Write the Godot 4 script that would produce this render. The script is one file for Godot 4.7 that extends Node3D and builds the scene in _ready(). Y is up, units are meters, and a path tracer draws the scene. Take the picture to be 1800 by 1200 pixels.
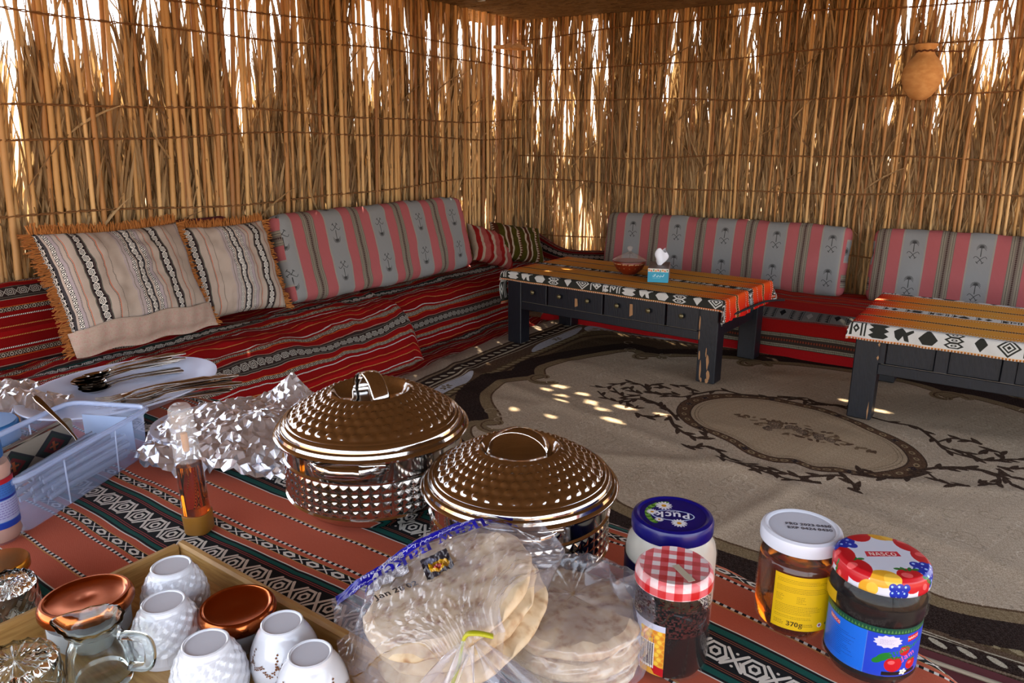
extends Node3D
# A reed-walled majlis hut: woven benches and low tables round a carpet, and in front a table laid with food.
const TT := 0.756                 # top of the cloth on the food table
var used := {}
var rng := RandomNumberGenerator.new()
var M := {}

func _ready():
	# camera
	var cam := Camera3D.new(); cam.name = "camera"; add_child(cam)
	cam.position = Vector3(0, 1.25, 0)
	cam.rotation_order = EULER_ORDER_YXZ
	cam.rotation = Vector3(deg_to_rad(-15.6), deg_to_rad(34.1), 0)
	cam.fov = 49.55; cam.near = 0.02; cam.far = 200.0; cam.current = true
	# sky and exposure
	var we := WorldEnvironment.new(); we.name = "world_environment"
	var e := Environment.new()
	var sk := ProceduralSkyMaterial.new()
	sk.sky_top_color = Color(0.69, 0.77, 0.88); sk.sky_horizon_color = Color(0.95, 0.93, 0.90); sk.sky_curve = 0.2
	sk.ground_horizon_color = Color(0.72, 0.66, 0.56); sk.ground_bottom_color = Color(0.60, 0.52, 0.42)
	sk.sky_energy_multiplier = 1.0
	var sky := Sky.new(); sky.sky_material = sk
	e.background_mode = Environment.BG_SKY; e.sky = sky
	e.tonemap_mode = Environment.TONE_MAPPER_LINEAR
	e.background_energy_multiplier = 1.0
	e.tonemap_exposure = 6.6
	e.sdfgi_enabled = true; e.ssao_enabled = true; e.ssil_enabled = true
	we.environment = e; add_child(we)
	# sun, high behind the far corner
	var sun := DirectionalLight3D.new(); sun.name = "sun"; add_child(sun)
	sun.look_at_from_position(Vector3.ZERO, Vector3(.486, -.766, .421), Vector3.UP)
	sun.light_color = Color(1.0, 0.94, 0.82); sun.light_energy = 1.6; sun.light_angular_distance = 0.6; sun.shadow_enabled = true
	rng.seed = 42
	build_setting()
	build_soft()
	build_low_tables()
	build_jar_wall()
	build_food_table()
	hot_pot("larger stainless steel hot pot with a dimpled domed lid, beside the foil covered dish", Vector3(-.690, TT, -.678), 2.53 - .45, 1.019, -2.53, .0)
	hot_pot("smaller stainless steel hot pot with a dimpled lid, to the right of the larger one", Vector3(-.441, TT, -.667), 2.53 - .35, .905, -1.88, .0)
	build_jars()
	build_tray()
	build_oil()
	build_cutlery()
	build_bread()

# ---------------------------------------------------------------- mesh helper
class S:
	var st := SurfaceTool.new()
	func _init():
		st.begin(Mesh.PRIMITIVE_TRIANGLES)
	func g(k: int):
		st.set_smooth_group(k)
	func t(a: Vector3, b: Vector3, c: Vector3, ua := Vector2.ZERO, ub := Vector2.ZERO, uc := Vector2.ZERO):
		st.set_uv(ua); st.add_vertex(a)
		st.set_uv(uc); st.add_vertex(c)
		st.set_uv(ub); st.add_vertex(b)
	func q(a: Vector3, b: Vector3, c: Vector3, d: Vector3, ua := Vector2.ZERO, ub := Vector2.RIGHT, uc := Vector2.ONE, ud := Vector2.DOWN):
		t(a, b, c, ua, ub, uc)
		t(a, c, d, ua, uc, ud)
	func grid(f: Callable, nu: int, nv: int, uvf = null, flip := false):
		# f(u, v) -> point; the outside is where du x dv points
		var P := PackedVector3Array(); var U := PackedVector2Array()
		for j in nv + 1:
			for i in nu + 1:
				var u := float(i) / nu; var v := float(j) / nv
				P.append(f.call(u, v))
				U.append(Vector2(u, v) if uvf == null else uvf.call(u, v))
		var w := nu + 1
		for j in nv:
			for i in nu:
				var k := j * w + i
				if flip: q(P[k], P[k + w], P[k + w + 1], P[k + 1], U[k], U[k + w], U[k + w + 1], U[k + 1])
				else: q(P[k], P[k + 1], P[k + w + 1], P[k + w], U[k], U[k + 1], U[k + w + 1], U[k + w])
	func lathe(prof: Array, seg := 32, mod = null, at := Vector3.ZERO, crease := 42.0):
		# prof: Vector2(radius, height) from bottom outside upward (and over the top)
		var L := [0.0]
		for k in range(1, prof.size()):
			L.append(L[k - 1] + prof[k].distance_to(prof[k - 1]))
		var tot: float = maxf(L[-1], 1e-6)
		var grp := 1
		var rows := []
		for k in prof.size():
			var row := PackedVector3Array()
			for i in seg + 1:
				var a := TAU * (i % seg) / seg
				var p: Vector2 = prof[k]
				if mod != null:
					p = mod.call(a, p, k)
				row.append(at + Vector3(p.x * cos(a), p.y, -p.x * sin(a)))
			rows.append(row)
		for k in prof.size() - 1:
			if crease < 0: grp = -1
			elif k > 0:
				var d0: Vector2 = prof[k] - prof[k - 1]; var d1: Vector2 = prof[k + 1] - prof[k]
				if absf(rad_to_deg(d0.angle_to(d1))) > crease:
					grp += 1
			g(grp)
			var A: PackedVector3Array = rows[k]; var B: PackedVector3Array = rows[k + 1]
			for i in seg:
				var u0 := float(i) / seg; var u1 := float(i + 1) / seg
				var v0: float = 1.0 - L[k] / tot; var v1: float = 1.0 - L[k + 1] / tot
				if prof[k].x < 1e-5:
					t(A[i], B[i + 1], B[i], Vector2(u0, v0), Vector2(u1, v1), Vector2(u0, v1))
				elif prof[k + 1].x < 1e-5:
					t(A[i], A[i + 1], B[i], Vector2(u0, v0), Vector2(u1, v0), Vector2(u0, v1))
				else:
					q(A[i], A[i + 1], B[i + 1], B[i], Vector2(u0, v0), Vector2(u1, v0), Vector2(u1, v1), Vector2(u0, v1))
		g(0)
	func tube(pts: Array, rad, seg := 8, caps := true, flat := 1.0, side0 := Vector3.ZERO):
		# rad: a number or an array; flat squashes the section along its second axis
		var n := pts.size()
		var rows := []
		var side := side0
		for k in n:
			var d: Vector3 = (pts[mini(k + 1, n - 1)] - pts[maxi(k - 1, 0)]).normalized()
			if side == Vector3.ZERO:
				side = d.cross(Vector3.UP if absf(d.y) < 0.9 else Vector3.RIGHT).normalized()
			side = (side - d * side.dot(d)).normalized()
			var up := side.cross(d).normalized()
			var r: float = rad[k] if rad is Array else rad
			var row := PackedVector3Array()
			for i in seg + 1:
				var a := TAU * (i % seg) / seg
				row.append(pts[k] + side * cos(a) * r + up * sin(a) * r * flat)
			rows.append(row)
		for k in n - 1:
			for i in seg:
				var u0 := float(i) / seg; var u1 := float(i + 1) / seg
				q(rows[k][i + 1], rows[k][i], rows[k + 1][i], rows[k + 1][i + 1], Vector2(u1, float(k) / n), Vector2(u0, float(k) / n), Vector2(u0, float(k + 1) / n), Vector2(u1, float(k + 1) / n))
		if caps:
			g(90)
			for i in range(1, seg - 1):
				t(rows[0][0], rows[0][i], rows[0][i + 1])
				t(rows[n - 1][0], rows[n - 1][i + 1], rows[n - 1][i])
			g(0)
	func box(c: Vector3, s: Vector3, b := 0.004):
		# chamfered box
		var h := s / 2
		b = minf(b, minf(h.x, minf(h.y, h.z)) * 0.9)
		g(-1)
		var ax := [Vector3.RIGHT, Vector3.UP, Vector3.BACK]
		for k in 3:
			for sg in [-1.0, 1.0]:
				var n: Vector3 = ax[k] * sg
				var e: Vector3 = ax[(k + 1) % 3]; var f: Vector3 = n.cross(e)
				var he: float = absf(h.dot(e)) - b; var hf: float = absf(h.dot(f)) - b; var o: Vector3 = c + n * absf(h.dot(ax[k]))
				q(o - e * he - f * hf, o + e * he - f * hf, o + e * he + f * hf, o - e * he + f * hf)
		if b > 1e-5:
			for k in 3:
				var a1: Vector3 = ax[(k + 1) % 3]; var a2: Vector3 = ax[(k + 2) % 3]
				for s1 in [-1.0, 1.0]:
					for s2 in [-1.0, 1.0]:
						var l: Vector3 = ax[k] * (absf(h.dot(ax[k])) - b)
						var p1: Vector3 = c + a1 * s1 * absf(h.dot(a1)) + a2 * s2 * (absf(h.dot(a2)) - b)
						var p2: Vector3 = c + a1 * s1 * (absf(h.dot(a1)) - b) + a2 * s2 * absf(h.dot(a2))
						_edge(p1, p2, l, c)
			for sx in [-1.0, 1.0]:
				for sy in [-1.0, 1.0]:
					for sz in [-1.0, 1.0]:
						var sv := Vector3(sx, sy, sz)
						var a: Vector3 = c + sv * Vector3(h.x, h.y - b, h.z - b)
						var d: Vector3 = c + sv * Vector3(h.x - b, h.y, h.z - b)
						var e2: Vector3 = c + sv * Vector3(h.x - b, h.y - b, h.z)
						if (d - a).cross(e2 - a).dot(sv) > 0: t(a, d, e2)
						else: t(a, e2, d)
		g(0)
	func _edge(p1: Vector3, p2: Vector3, l: Vector3, c: Vector3):
		var n := (2 * l).cross(p2 - p1)
		if n.dot((p1 + p2) / 2 - c) > 0: q(p1 - l, p1 + l, p2 + l, p2 - l)
		else: q(p1 + l, p1 - l, p2 - l, p2 + l)
	func prism(pts: Array, y0: float, y1: float, b := 0.0):
		# pts: outline in x, z, counter-clockwise seen from above (y up); vertical sides, flat top and bottom
		var n := pts.size()
		var pk := PackedVector2Array(pts)
		var idx := Geometry2D.triangulate_polygon(pk)
		g(-1)
		for k in range(0, idx.size(), 3):
			var A: Vector2 = pts[idx[k]]; var B: Vector2 = pts[idx[k + 1]]; var C: Vector2 = pts[idx[k + 2]]
			if (B - A).cross(C - A) > 0:
				var T := B; B = C; C = T
			t(Vector3(A.x, y1, A.y), Vector3(B.x, y1, B.y), Vector3(C.x, y1, C.y), A, B, C)
			t(Vector3(A.x, y0, A.y), Vector3(C.x, y0, C.y), Vector3(B.x, y0, B.y), A, C, B)
		var area := 0.0
		for k in n:
			area += pts[k].cross(pts[(k + 1) % n])
		for k in n:
			var A: Vector2 = pts[k]; var B: Vector2 = pts[(k + 1) % n]
			if area > 0:
				var T := A; A = B; B = T
			q(Vector3(A.x, y0, A.y), Vector3(B.x, y0, B.y), Vector3(B.x, y1, B.y), Vector3(A.x, y1, A.y), A, B, B, A)
		g(0)
	func mesh() -> ArrayMesh:
		st.generate_normals()
		return st.commit()
	func add(m: Mesh, x: Transform3D):
		st.append_from(m, 0, x)

# ---------------------------------------------------------------- naming
func numbered(called: String) -> String:
	var k: int = used.get(called, 0)
	used[called] = k + 1
	return called if k == 0 else "%s_%03d" % [called, k]

func tag(o: Node, label: String, category: String, group := "") -> Node:
	o.set_meta("label", label); o.set_meta("category", category)
	if group != "": o.set_meta("group", group)
	return o

func thing(called: String, label: String, category: String, at := Vector3.ZERO, turn := 0.0, group := "") -> Node3D:
	var o := Node3D.new()
	o.name = numbered(called); add_child(o)
	o.position = at; o.rotation.y = turn
	tag(o, label, category, group)
	return o

func put(called: String, m, mat: Material, parent: Node = null, x := Transform3D.IDENTITY) -> MeshInstance3D:
	var o := MeshInstance3D.new()
	o.mesh = m.mesh() if m is S else m
	o.material_override = mat
	if parent == null:
		o.name = numbered(called); add_child(o)
	else:
		o.name = called; parent.add_child(o, true)
	o.transform = x
	return o

func struct(called: String, m, mat: Material) -> MeshInstance3D:
	var o := put(called, m, mat)
	o.set_meta("kind", "structure")
	return o

func copy(o: Node3D, label: String, at: Vector3, group := "") -> Node3D:
	var c: Node3D = o.duplicate()
	c.name = numbered(str(o.name).rstrip("0123456789_")); add_child(c)
	c.position = at
	c.set_meta("label", label)
	if group != "": c.set_meta("group", group)
	return c

# ---------------------------------------------------------------- materials
func mat(c: Color, rough := 0.7, metal := 0.0) -> StandardMaterial3D:
	var m := StandardMaterial3D.new()
	m.albedo_color = c; m.roughness = rough; m.metallic = metal
	return m

func tex(im: Image) -> ImageTexture:
	return ImageTexture.create_from_image(im)

func tmat(im: Image, rough := 0.85) -> StandardMaterial3D:
	var m := mat(Color.WHITE, rough)
	m.albedo_texture = tex(im)
	if rough > .8: m.metallic_specular = 0.2
	return m

func pane(c: Color, a: float, rough := 0.05) -> StandardMaterial3D:
	var m := mat(Color(c.r, c.g, c.b, a), rough)
	m.transparency = BaseMaterial3D.TRANSPARENCY_ALPHA
	m.metallic_specular = 0.3
	return m

func solid_glass(c: Color, scale := 0.05, rough := 0.02) -> StandardMaterial3D:
	var m := mat(Color(c.r, c.g, c.b, 0.0), rough)
	m.transparency = BaseMaterial3D.TRANSPARENCY_ALPHA
	m.refraction_enabled = true; m.refraction_scale = scale
	return m

func noise_tex(freq: float, seed_: int, size := 256, ramp: Array = []) -> NoiseTexture2D:
	var n := FastNoiseLite.new(); n.seed = seed_; n.frequency = freq; n.noise_type = FastNoiseLite.TYPE_SIMPLEX
	n.fractal_octaves = 4
	var t := NoiseTexture2D.new(); t.width = size; t.height = size; t.seamless = true; t.noise = n
	if ramp.size():
		var gr := Gradient.new()
		gr.offsets = PackedFloat32Array(ramp.map(func(e): return e[0])); gr.colors = PackedColorArray(ramp.map(func(e): return e[1]))
		t.color_ramp = gr
	return t

func tri_noise(m: StandardMaterial3D, ramp: Array, scale: Vector3, freq := 0.02, seed_ := 1, bump := 0.0) -> StandardMaterial3D:
	m.albedo_texture = noise_tex(freq, seed_, 256, ramp)
	m.uv1_triplanar = true; m.uv1_scale = scale
	if bump > 0:
		m.heightmap_enabled = true; m.heightmap_texture = noise_tex(freq * 2, seed_ + 5, 256); m.heightmap_scale = bump
	return m

# ---------------------------------------------------------------- canvas helpers
func cv(w: int, h: int, c: Color) -> Image:
	var im := Image.create_empty(w, h, false, Image.FORMAT_RGB8)
	im.fill(c)
	return im

func R(im: Image, x, y, w, h, c: Color):
	im.fill_rect(Rect2i(roundi(x), roundi(y), maxi(1, roundi(x + w) - roundi(x)), maxi(1, roundi(y + h) - roundi(y))), c)

func poly(im: Image, pts: Array, c: Color):
	var lo := 1e9; var hi := -1e9
	for p in pts:
		lo = minf(lo, p.y); hi = maxf(hi, p.y)
	var n := pts.size()
	for y in range(maxi(0, floori(lo)), mini(im.get_height() - 1, ceili(hi)) + 1):
		var xs := []
		var yy := y + 0.5
		for k in n:
			var a: Vector2 = pts[k]; var b: Vector2 = pts[(k + 1) % n]
			if (a.y <= yy) != (b.y <= yy):
				xs.append(a.x + (yy - a.y) / (b.y - a.y) * (b.x - a.x))
		xs.sort()
		for k in range(0, xs.size() - 1, 2):
			var x0 := roundi(xs[k]); var x1 := roundi(xs[k + 1])
			if x1 > x0: im.fill_rect(Rect2i(x0, y, x1 - x0, 1), c)

func ell(im: Image, cx: float, cy: float, rx: float, ry: float, c: Color, turn := 0.0, n := 20):
	var pts := []
	for k in n:
		var a := TAU * k / n
		pts.append(Vector2(cx, cy) + Vector2(rx * cos(a), ry * sin(a)).rotated(turn))
	poly(im, pts, c)

func stroke(im: Image, pts: Array, w0: float, w1: float, c: Color, closed := false):
	var n := pts.size()
	var m := n if closed else n - 1
	for k in m:
		var a: Vector2 = pts[k]; var b: Vector2 = pts[(k + 1) % n]
		var wa := lerpf(w0, w1, float(k) / m) / 2; var wb := lerpf(w0, w1, float(k + 1) / m) / 2
		var d := (b - a).normalized().orthogonal()
		poly(im, [a + d * wa, b + d * wb, b - d * wb, a - d * wa], c)
		if wb > 1.2: ell(im, b.x, b.y, wb, wb, c, 0, 10)

func smooth(pts: Array, per := 6, closed := false) -> Array:
	var out := []
	var n := pts.size()
	for k in (n if closed else n - 1):
		var p0 = pts[(k - 1 + n) % n] if closed else pts[maxi(k - 1, 0)]
		var p3 = pts[(k + 2) % n] if closed else pts[mini(k + 2, n - 1)]
		for i in per:
			out.append(pts[k].cubic_interpolate(pts[(k + 1) % n], p0, p3, float(i) / per))
	if not closed: out.append(pts[-1])
	return out

func text(im: Image, s: String, at: Vector2, size: float, c: Color, turn := 0.0, font := "Droid Sans", bold := 700, stretch := 1.0):
	# lettering rasterised from the outlines of a TextMesh; at is the middle of the line
	var tm := TextMesh.new(); var f := SystemFont.new(); f.font_names = PackedStringArray([font]); f.font_weight = bold
	tm.font = f; tm.text = s; tm.font_size = 64; tm.depth = 0.0; tm.pixel_size = 1.0 / 64; tm.curve_step = 1.0
	var ar := tm.get_mesh_arrays()
	if ar.size() == 0 or ar[0] == null: return
	var V: PackedVector3Array = ar[Mesh.ARRAY_VERTEX]
	var I = ar[Mesh.ARRAY_INDEX]
	var nn: int = I.size() if I != null else V.size()
	for k in range(0, nn, 3):
		var q := []
		for e in 3:
			var p: Vector3 = V[I[k + e]] if I != null else V[k + e]
			q.append(at + Vector2(p.x * size * stretch, -p.y * size).rotated(turn))
		poly(im, q, c)

func grain(im: Image, amp: int, seed_: int, weave := 0, wamp := 0) -> Image:
	var d := im.get_data()
	var w := im.get_width()
	var rr := RandomNumberGenerator.new(); rr.seed = seed_
	var tab := PackedInt32Array()
	for k in 4099: tab.append(rr.randi_range(-amp, amp))
	var n := w * im.get_height()
	var x := 0; var y := 0
	for k in n:
		var e := tab[(k * 7 + y * 13) % 4099]
		if weave > 0:
			if (x + y * 2) % weave < weave / 2: e += wamp
			else: e -= wamp
		var b := k * 3
		d[b] = clampi(d[b] + e, 0, 255); d[b + 1] = clampi(d[b + 1] + e, 0, 255); d[b + 2] = clampi(d[b + 2] + e, 0, 255)
		x += 1
		if x == w: x = 0; y += 1
	return Image.create_from_data(w, im.get_height(), false, Image.FORMAT_RGB8, d)

const BK := Color(0.07, 0.065, 0.075)
const WH := Color(0.86, 0.84, 0.80)

func xo(im: Image, y0: float, h: float, n: int, bg: Color, fg: Color, style := 0, x0 := 0.0, wid := -1.0):
	# a woven band of n O-and-X motifs
	var W: float = im.get_width() if wid < 0 else wid
	R(im, x0, y0, W, h, bg)
	var p := W / n; var cy := y0 + h / 2; var k2 := h / 2 * 0.86; var th := h * (0.15 if style == 0 else 0.115)
	for k in n:
		var cx := x0 + p * (k + 0.5)
		var a := p * 0.27
		if style == 0:
			poly(im, [Vector2(cx - a, cy), Vector2(cx - a * .45, cy - k2), Vector2(cx + a * .45, cy - k2), Vector2(cx + a, cy), Vector2(cx + a * .45, cy + k2), Vector2(cx - a * .45, cy + k2)], fg)
			ell(im, cx, cy, a * 0.5, k2 * 0.48, bg, 0, 6)
		else:
			for e in [[1.0, fg], [0.74, bg], [0.5, fg], [0.24, bg]]:
				var s: float = e[0]; var aa := p * 0.33 * s; var kk := k2 * s
				poly(im, [Vector2(cx - aa, cy), Vector2(cx - aa * .5, cy - kk), Vector2(cx + aa * .5, cy - kk), Vector2(cx + aa, cy), Vector2(cx + aa * .5, cy + kk), Vector2(cx - aa * .5, cy + kk)], e[1])
		for e in 2:
			var ex := x0 + p * (k + e)
			var r := p * (0.2 if style == 0 else 0.26)
			var sgn := -1.0 if e == 1 else 1.0
			stroke(im, [Vector2(ex, cy), Vector2(ex + sgn * r, cy - k2)], th, th, fg)
			stroke(im, [Vector2(ex, cy), Vector2(ex + sgn * r, cy + k2)], th, th, fg)
			if style == 2:
				ell(im, ex, cy - k2 * .75, th * .5, th * .5, fg, 0, 8); ell(im, ex, cy + k2 * .75, th * .5, th * .5, fg, 0, 8)
				stroke(im, [Vector2(ex + sgn * r * .5, cy), Vector2(ex + sgn * r * 1.1, cy - k2 * .8)], th * .7, th * .7, fg)

func dash(im: Image, y0: float, h: float, n: int, a: Color, b: Color, fill := 0.5):
	R(im, 0, y0, im.get_width(), h, a)
	var p := float(im.get_width()) / n
	for k in n:
		R(im, p * k, y0, p * fill, h, b)

# ---------------------------------------------------------------- textures
func tex_table_cloth() -> Image:
	# one repeat: 0.123 m along the stripes, 0.366 m across; wide bands at 0.0915 (B) and 0.2745 (A)
	var im := cv(512, 1536, Color(0.73, 0.355, 0.25))
	var k := 1536 / 0.366
	var green := Color(0.06, 0.32, 0.29); var yel := Color(0.72, 0.56, 0.30); var pink := Color(0.55, 0.25, 0.24); var org := Color(0.55, 0.30, 0.20)
	for sg in [-1.0, 1.0]:
		var st := [[0.0195, 0.021, pink], [0.021, 0.0225, BK], [0.0225, 0.0238, pink], [0.0238, 0.0256, BK], [0.0256, 0.0305, green], [0.0305, 0.0337, BK], [0.0337, 0.0352, WH],
			[0.0437, 0.0446, yel], [0.0558, 0.0567, yel], [0.1146, 0.1157, yel], [0.1437, 0.1453, WH], [0.1453, 0.1488, BK], [0.1488, 0.157, green], [0.157, 0.1597, BK], [0.1597, 0.1607, org], [0.1607, 0.1625, BK], [0.1625, 0.1635, org], [0.1635, 0.166, BK]]
		for e in st:
			var a: float = 0.2745 + sg * e[0]; var b: float = 0.2745 + sg * e[1]
			var lo := fposmod(minf(a, b), 0.366)
			R(im, 0, lo * k, 512, absf(b - a) * k, e[2])
		xo(im, (0.2745 + sg * 0.0503 - 0.0056) * k, 0.0112 * k, 3, BK, WH, 0)
		dash(im, fposmod(0.2745 + sg * 0.0645 - 0.002, 0.366) * k, 0.004 * k, 14, BK, WH, 0.5)
		dash(im, fposmod(0.2745 + sg * 0.112 - 0.002, 0.366) * k, 0.004 * k, 14, BK, WH, 0.5)
	R(im, 0, (0.2745 - 0.0196) * k, 512, 0.0392 * k, BK)
	xo(im, (0.2745 - 0.0165) * k, 0.033 * k, 3, BK, WH, 1)
	R(im, 0, (0.0915 - 0.018) * k, 512, 0.036 * k, BK)
	xo(im, (0.0915 - 0.0155) * k, 0.031 * k, 3, BK, WH, 2)
	return grain(im, 9, 3, 8, 9)

func tex_red_cloth() -> Image:
	# 0.36 m along, 0.62 m across
	var im := cv(768, 1024, Color(0.42, 0.036, 0.042))
	var k := 1024 / 0.62
	var gr := Color(0.30, 0.28, 0.25); var yel := Color(0.70, 0.55, 0.30); var dk := Color(0.16, 0.12, 0.11)
	for half in 2:
		var o := half * 0.31
		R(im, 0, (o + 0.0) * k, 768, 0.02 * k, Color(0.50, 0.05, 0.055))
		dash(im, (o + 0.02) * k, 0.004 * k, 60, Color(0.46, 0.05, 0.06), yel, 0.5)
		dash(im, (o + 0.062) * k, 0.005 * k, 54, dk, WH, 0.5)
		R(im, 0, (o + 0.0775) * k, 768, 0.002 * k, Color(0.5, 0.4, 0.3))
		xo(im, (o + 0.08) * k, 0.018 * k, 12, dk, Color(0.56, 0.52, 0.46), 0)
		R(im, 0, (o + 0.1) * k, 768, 0.003 * k, Color(0.6, 0.3, 0.12))
		R(im, 0, (o + 0.1285) * k, 768, 0.0025 * k, Color(0.52, 0.46, 0.41))
		R(im, 0, (o + 0.132) * k, 768, 0.056 * k, dk)
		R(im, 0, (o + 0.140) * k, 768, 0.003 * k, Color(0.03, 0.22, 0.2) if half == 0 else gr)
		xo(im, (o + 0.146) * k, 0.030 * k, 8, dk, Color(0.72, 0.70, 0.66) if half == 0 else Color(0.55, 0.53, 0.50), 1)
		R(im, 0, (o + 0.180) * k, 768, 0.003 * k, gr)
		R(im, 0, (o + 0.188) * k, 768, 0.0025 * k, Color(0.52, 0.46, 0.41))
		R(im, 0, (o + 0.216) * k, 768, 0.003 * k, Color(0.6, 0.3, 0.12))
		xo(im, (o + 0.219) * k, 0.018 * k, 12, dk, Color(0.56, 0.52, 0.46), 0)
		dash(im, (o + 0.252) * k, 0.005 * k, 54, dk, WH, 0.5)
		dash(im, (o + 0.292) * k, 0.004 * k, 60, Color(0.46, 0.05, 0.06), yel, 0.5)
	return grain(im, 10, 4, 6, 6)

func tex_back_cloth() -> Image:
	# cover of the bench along the back wall, across from the wall to the floor: 0.6 m along, 1.1 m across
	var im := cv(1024, 1408, Color(0.55, 0.10, 0.08))
	var k := 1280.0
	for y in [0.05, 0.16, 0.27, 0.38]:
		R(im, 0, y * k, 1024, 0.02 * k, Color(0.30, 0.24, 0.20))
		dash(im, (y + 0.006) * k, 0.008 * k, 60, Color(0.3, 0.24, 0.2), Color(0.6, 0.52, 0.42), 0.5)
		R(im, 0, (y + 0.05) * k, 1024, 0.012 * k, Color(0.58, 0.25, 0.12))
	R(im, 0, 0.60 * k, 1024, 0.10 * k, Color(0.36, 0.35, 0.34))
	for n in 4:
		var x := n * 256.0
		for e in [0.0, 118.0]:
			R(im, x + 10 + e, 0.605 * k, 4, 0.09 * k, BK)
		for t in 6:
			var y := (0.612 + t * 0.014) * k
			poly(im, [Vector2(x + 22, y), Vector2(x + 58, y + 8), Vector2(x + 22, y + 16)], BK)
			poly(im, [Vector2(x + 118, y), Vector2(x + 84, y + 8), Vector2(x + 118, y + 16)], BK)
		poly(im, [Vector2(x + 160, 0.65 * k), Vector2(x + 192, 0.62 * k), Vector2(x + 224, 0.65 * k), Vector2(x + 192, 0.68 * k)], BK if n % 2 == 0 else Color(0.48, 0.47, 0.46))
	dash(im, 0.70 * k, 0.012 * k, 70, Color(0.45, 0.25, 0.22), Color(0.3, 0.15, 0.15), 0.5)
	R(im, 0, 0.712 * k, 1024, 0.075 * k, Color(0.54, 0.075, 0.07))
	R(im, 0, 0.787 * k, 1024, 0.085 * k, Color(0.20, 0.17, 0.15))
	for y in [0.79, 0.85]:
		dash(im, y * k, 0.018 * k, 90, Color(0.2, 0.18, 0.16), Color(0.58, 0.56, 0.48), 0.55)
		R(im, 0, (y + 0.008) * k, 1024, 3, Color(0.2, 0.17, 0.15))
	dash(im, 0.822 * k, 0.012 * k, 40, Color(0.2, 0.12, 0.1), Color(0.42, 0.2, 0.14), 0.6)
	R(im, 0, 0.872 * k, 1024, 0.09 * k, Color(0.53, 0.07, 0.08))
	R(im, 0, 0.96 * k, 1024, 0.04 * k, Color(0.22, 0.18, 0.16))
	return grain(im, 9, 5, 6, 6)

func tex_back_rest(flip: bool, dirt: float) -> Image:
	# 0.335 m across the stripes, 0.21 m along them
	var im := cv(768, 480, Color(0.61, 0.335, 0.34))
	var k := 768 / 0.335
	var gr := Color(0.50, 0.505, 0.50); var dk := Color(0.235, 0.235, 0.23); var ed := Color(0.58, 0.53, 0.45)
	R(im, 0.0 * k, 0, 0.128 * k, 480, gr)
	for x in [0.002, 0.120]:
		for y in 60: R(im, x * k, y * 8, 0.006 * k, 5, ed)
	# geometric stripe
	R(im, 0.196 * k, 0, 0.072 * k, 480, Color(0.42, 0.38, 0.34))
	for y in 40:
		R(im, 0.200 * k, y * 12, 0.018 * k, 5, Color(0.58, 0.56, 0.48)); R(im, 0.246 * k, y * 12, 0.018 * k, 5, Color(0.58, 0.56, 0.48))
		R(im, 0.209 * k, y * 12, 0.002 * k, 12, Color(0.2, 0.19, 0.18)); R(im, 0.255 * k, y * 12, 0.002 * k, 12, Color(0.2, 0.19, 0.18))
	for y in 20:
		poly(im, [Vector2(0.232 * k, y * 24), Vector2(0.238 * k, y * 24 + 12), Vector2(0.232 * k, y * 24 + 24), Vector2(0.226 * k, y * 24 + 12)], Color(0.24, 0.17, 0.16))
	# palm above crossed blades
	var c := Vector2(0.064 * k, 150)
	for a in 11:
		var an := deg_to_rad(-200 + a * 22.0)
		var e := c + Vector2(cos(an), sin(an)) * 58
		stroke(im, smooth([c, c + Vector2(cos(an), sin(an)) * 34 + Vector2(0, -9), e + Vector2(0, 12)], 4), 9, 3.5, dk)
	stroke(im, [c, c + Vector2(0, 110)], 9, 10, dk)
	for sg in [-1.0, 1.0]:
		stroke(im, smooth([c + Vector2(-sg * 34, 196), c + Vector2(sg * 10, 140), c + Vector2(sg * 52, 112), c + Vector2(sg * 74, 136)], 6), 8, 6, dk)
		stroke(im, [c + Vector2(-sg * 44, 178), c + Vector2(-sg * 22, 200)], 8, 8, dk)
	if flip: im.rotate_180()
	return grain(im, 9, 6, 4, 5)

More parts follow.
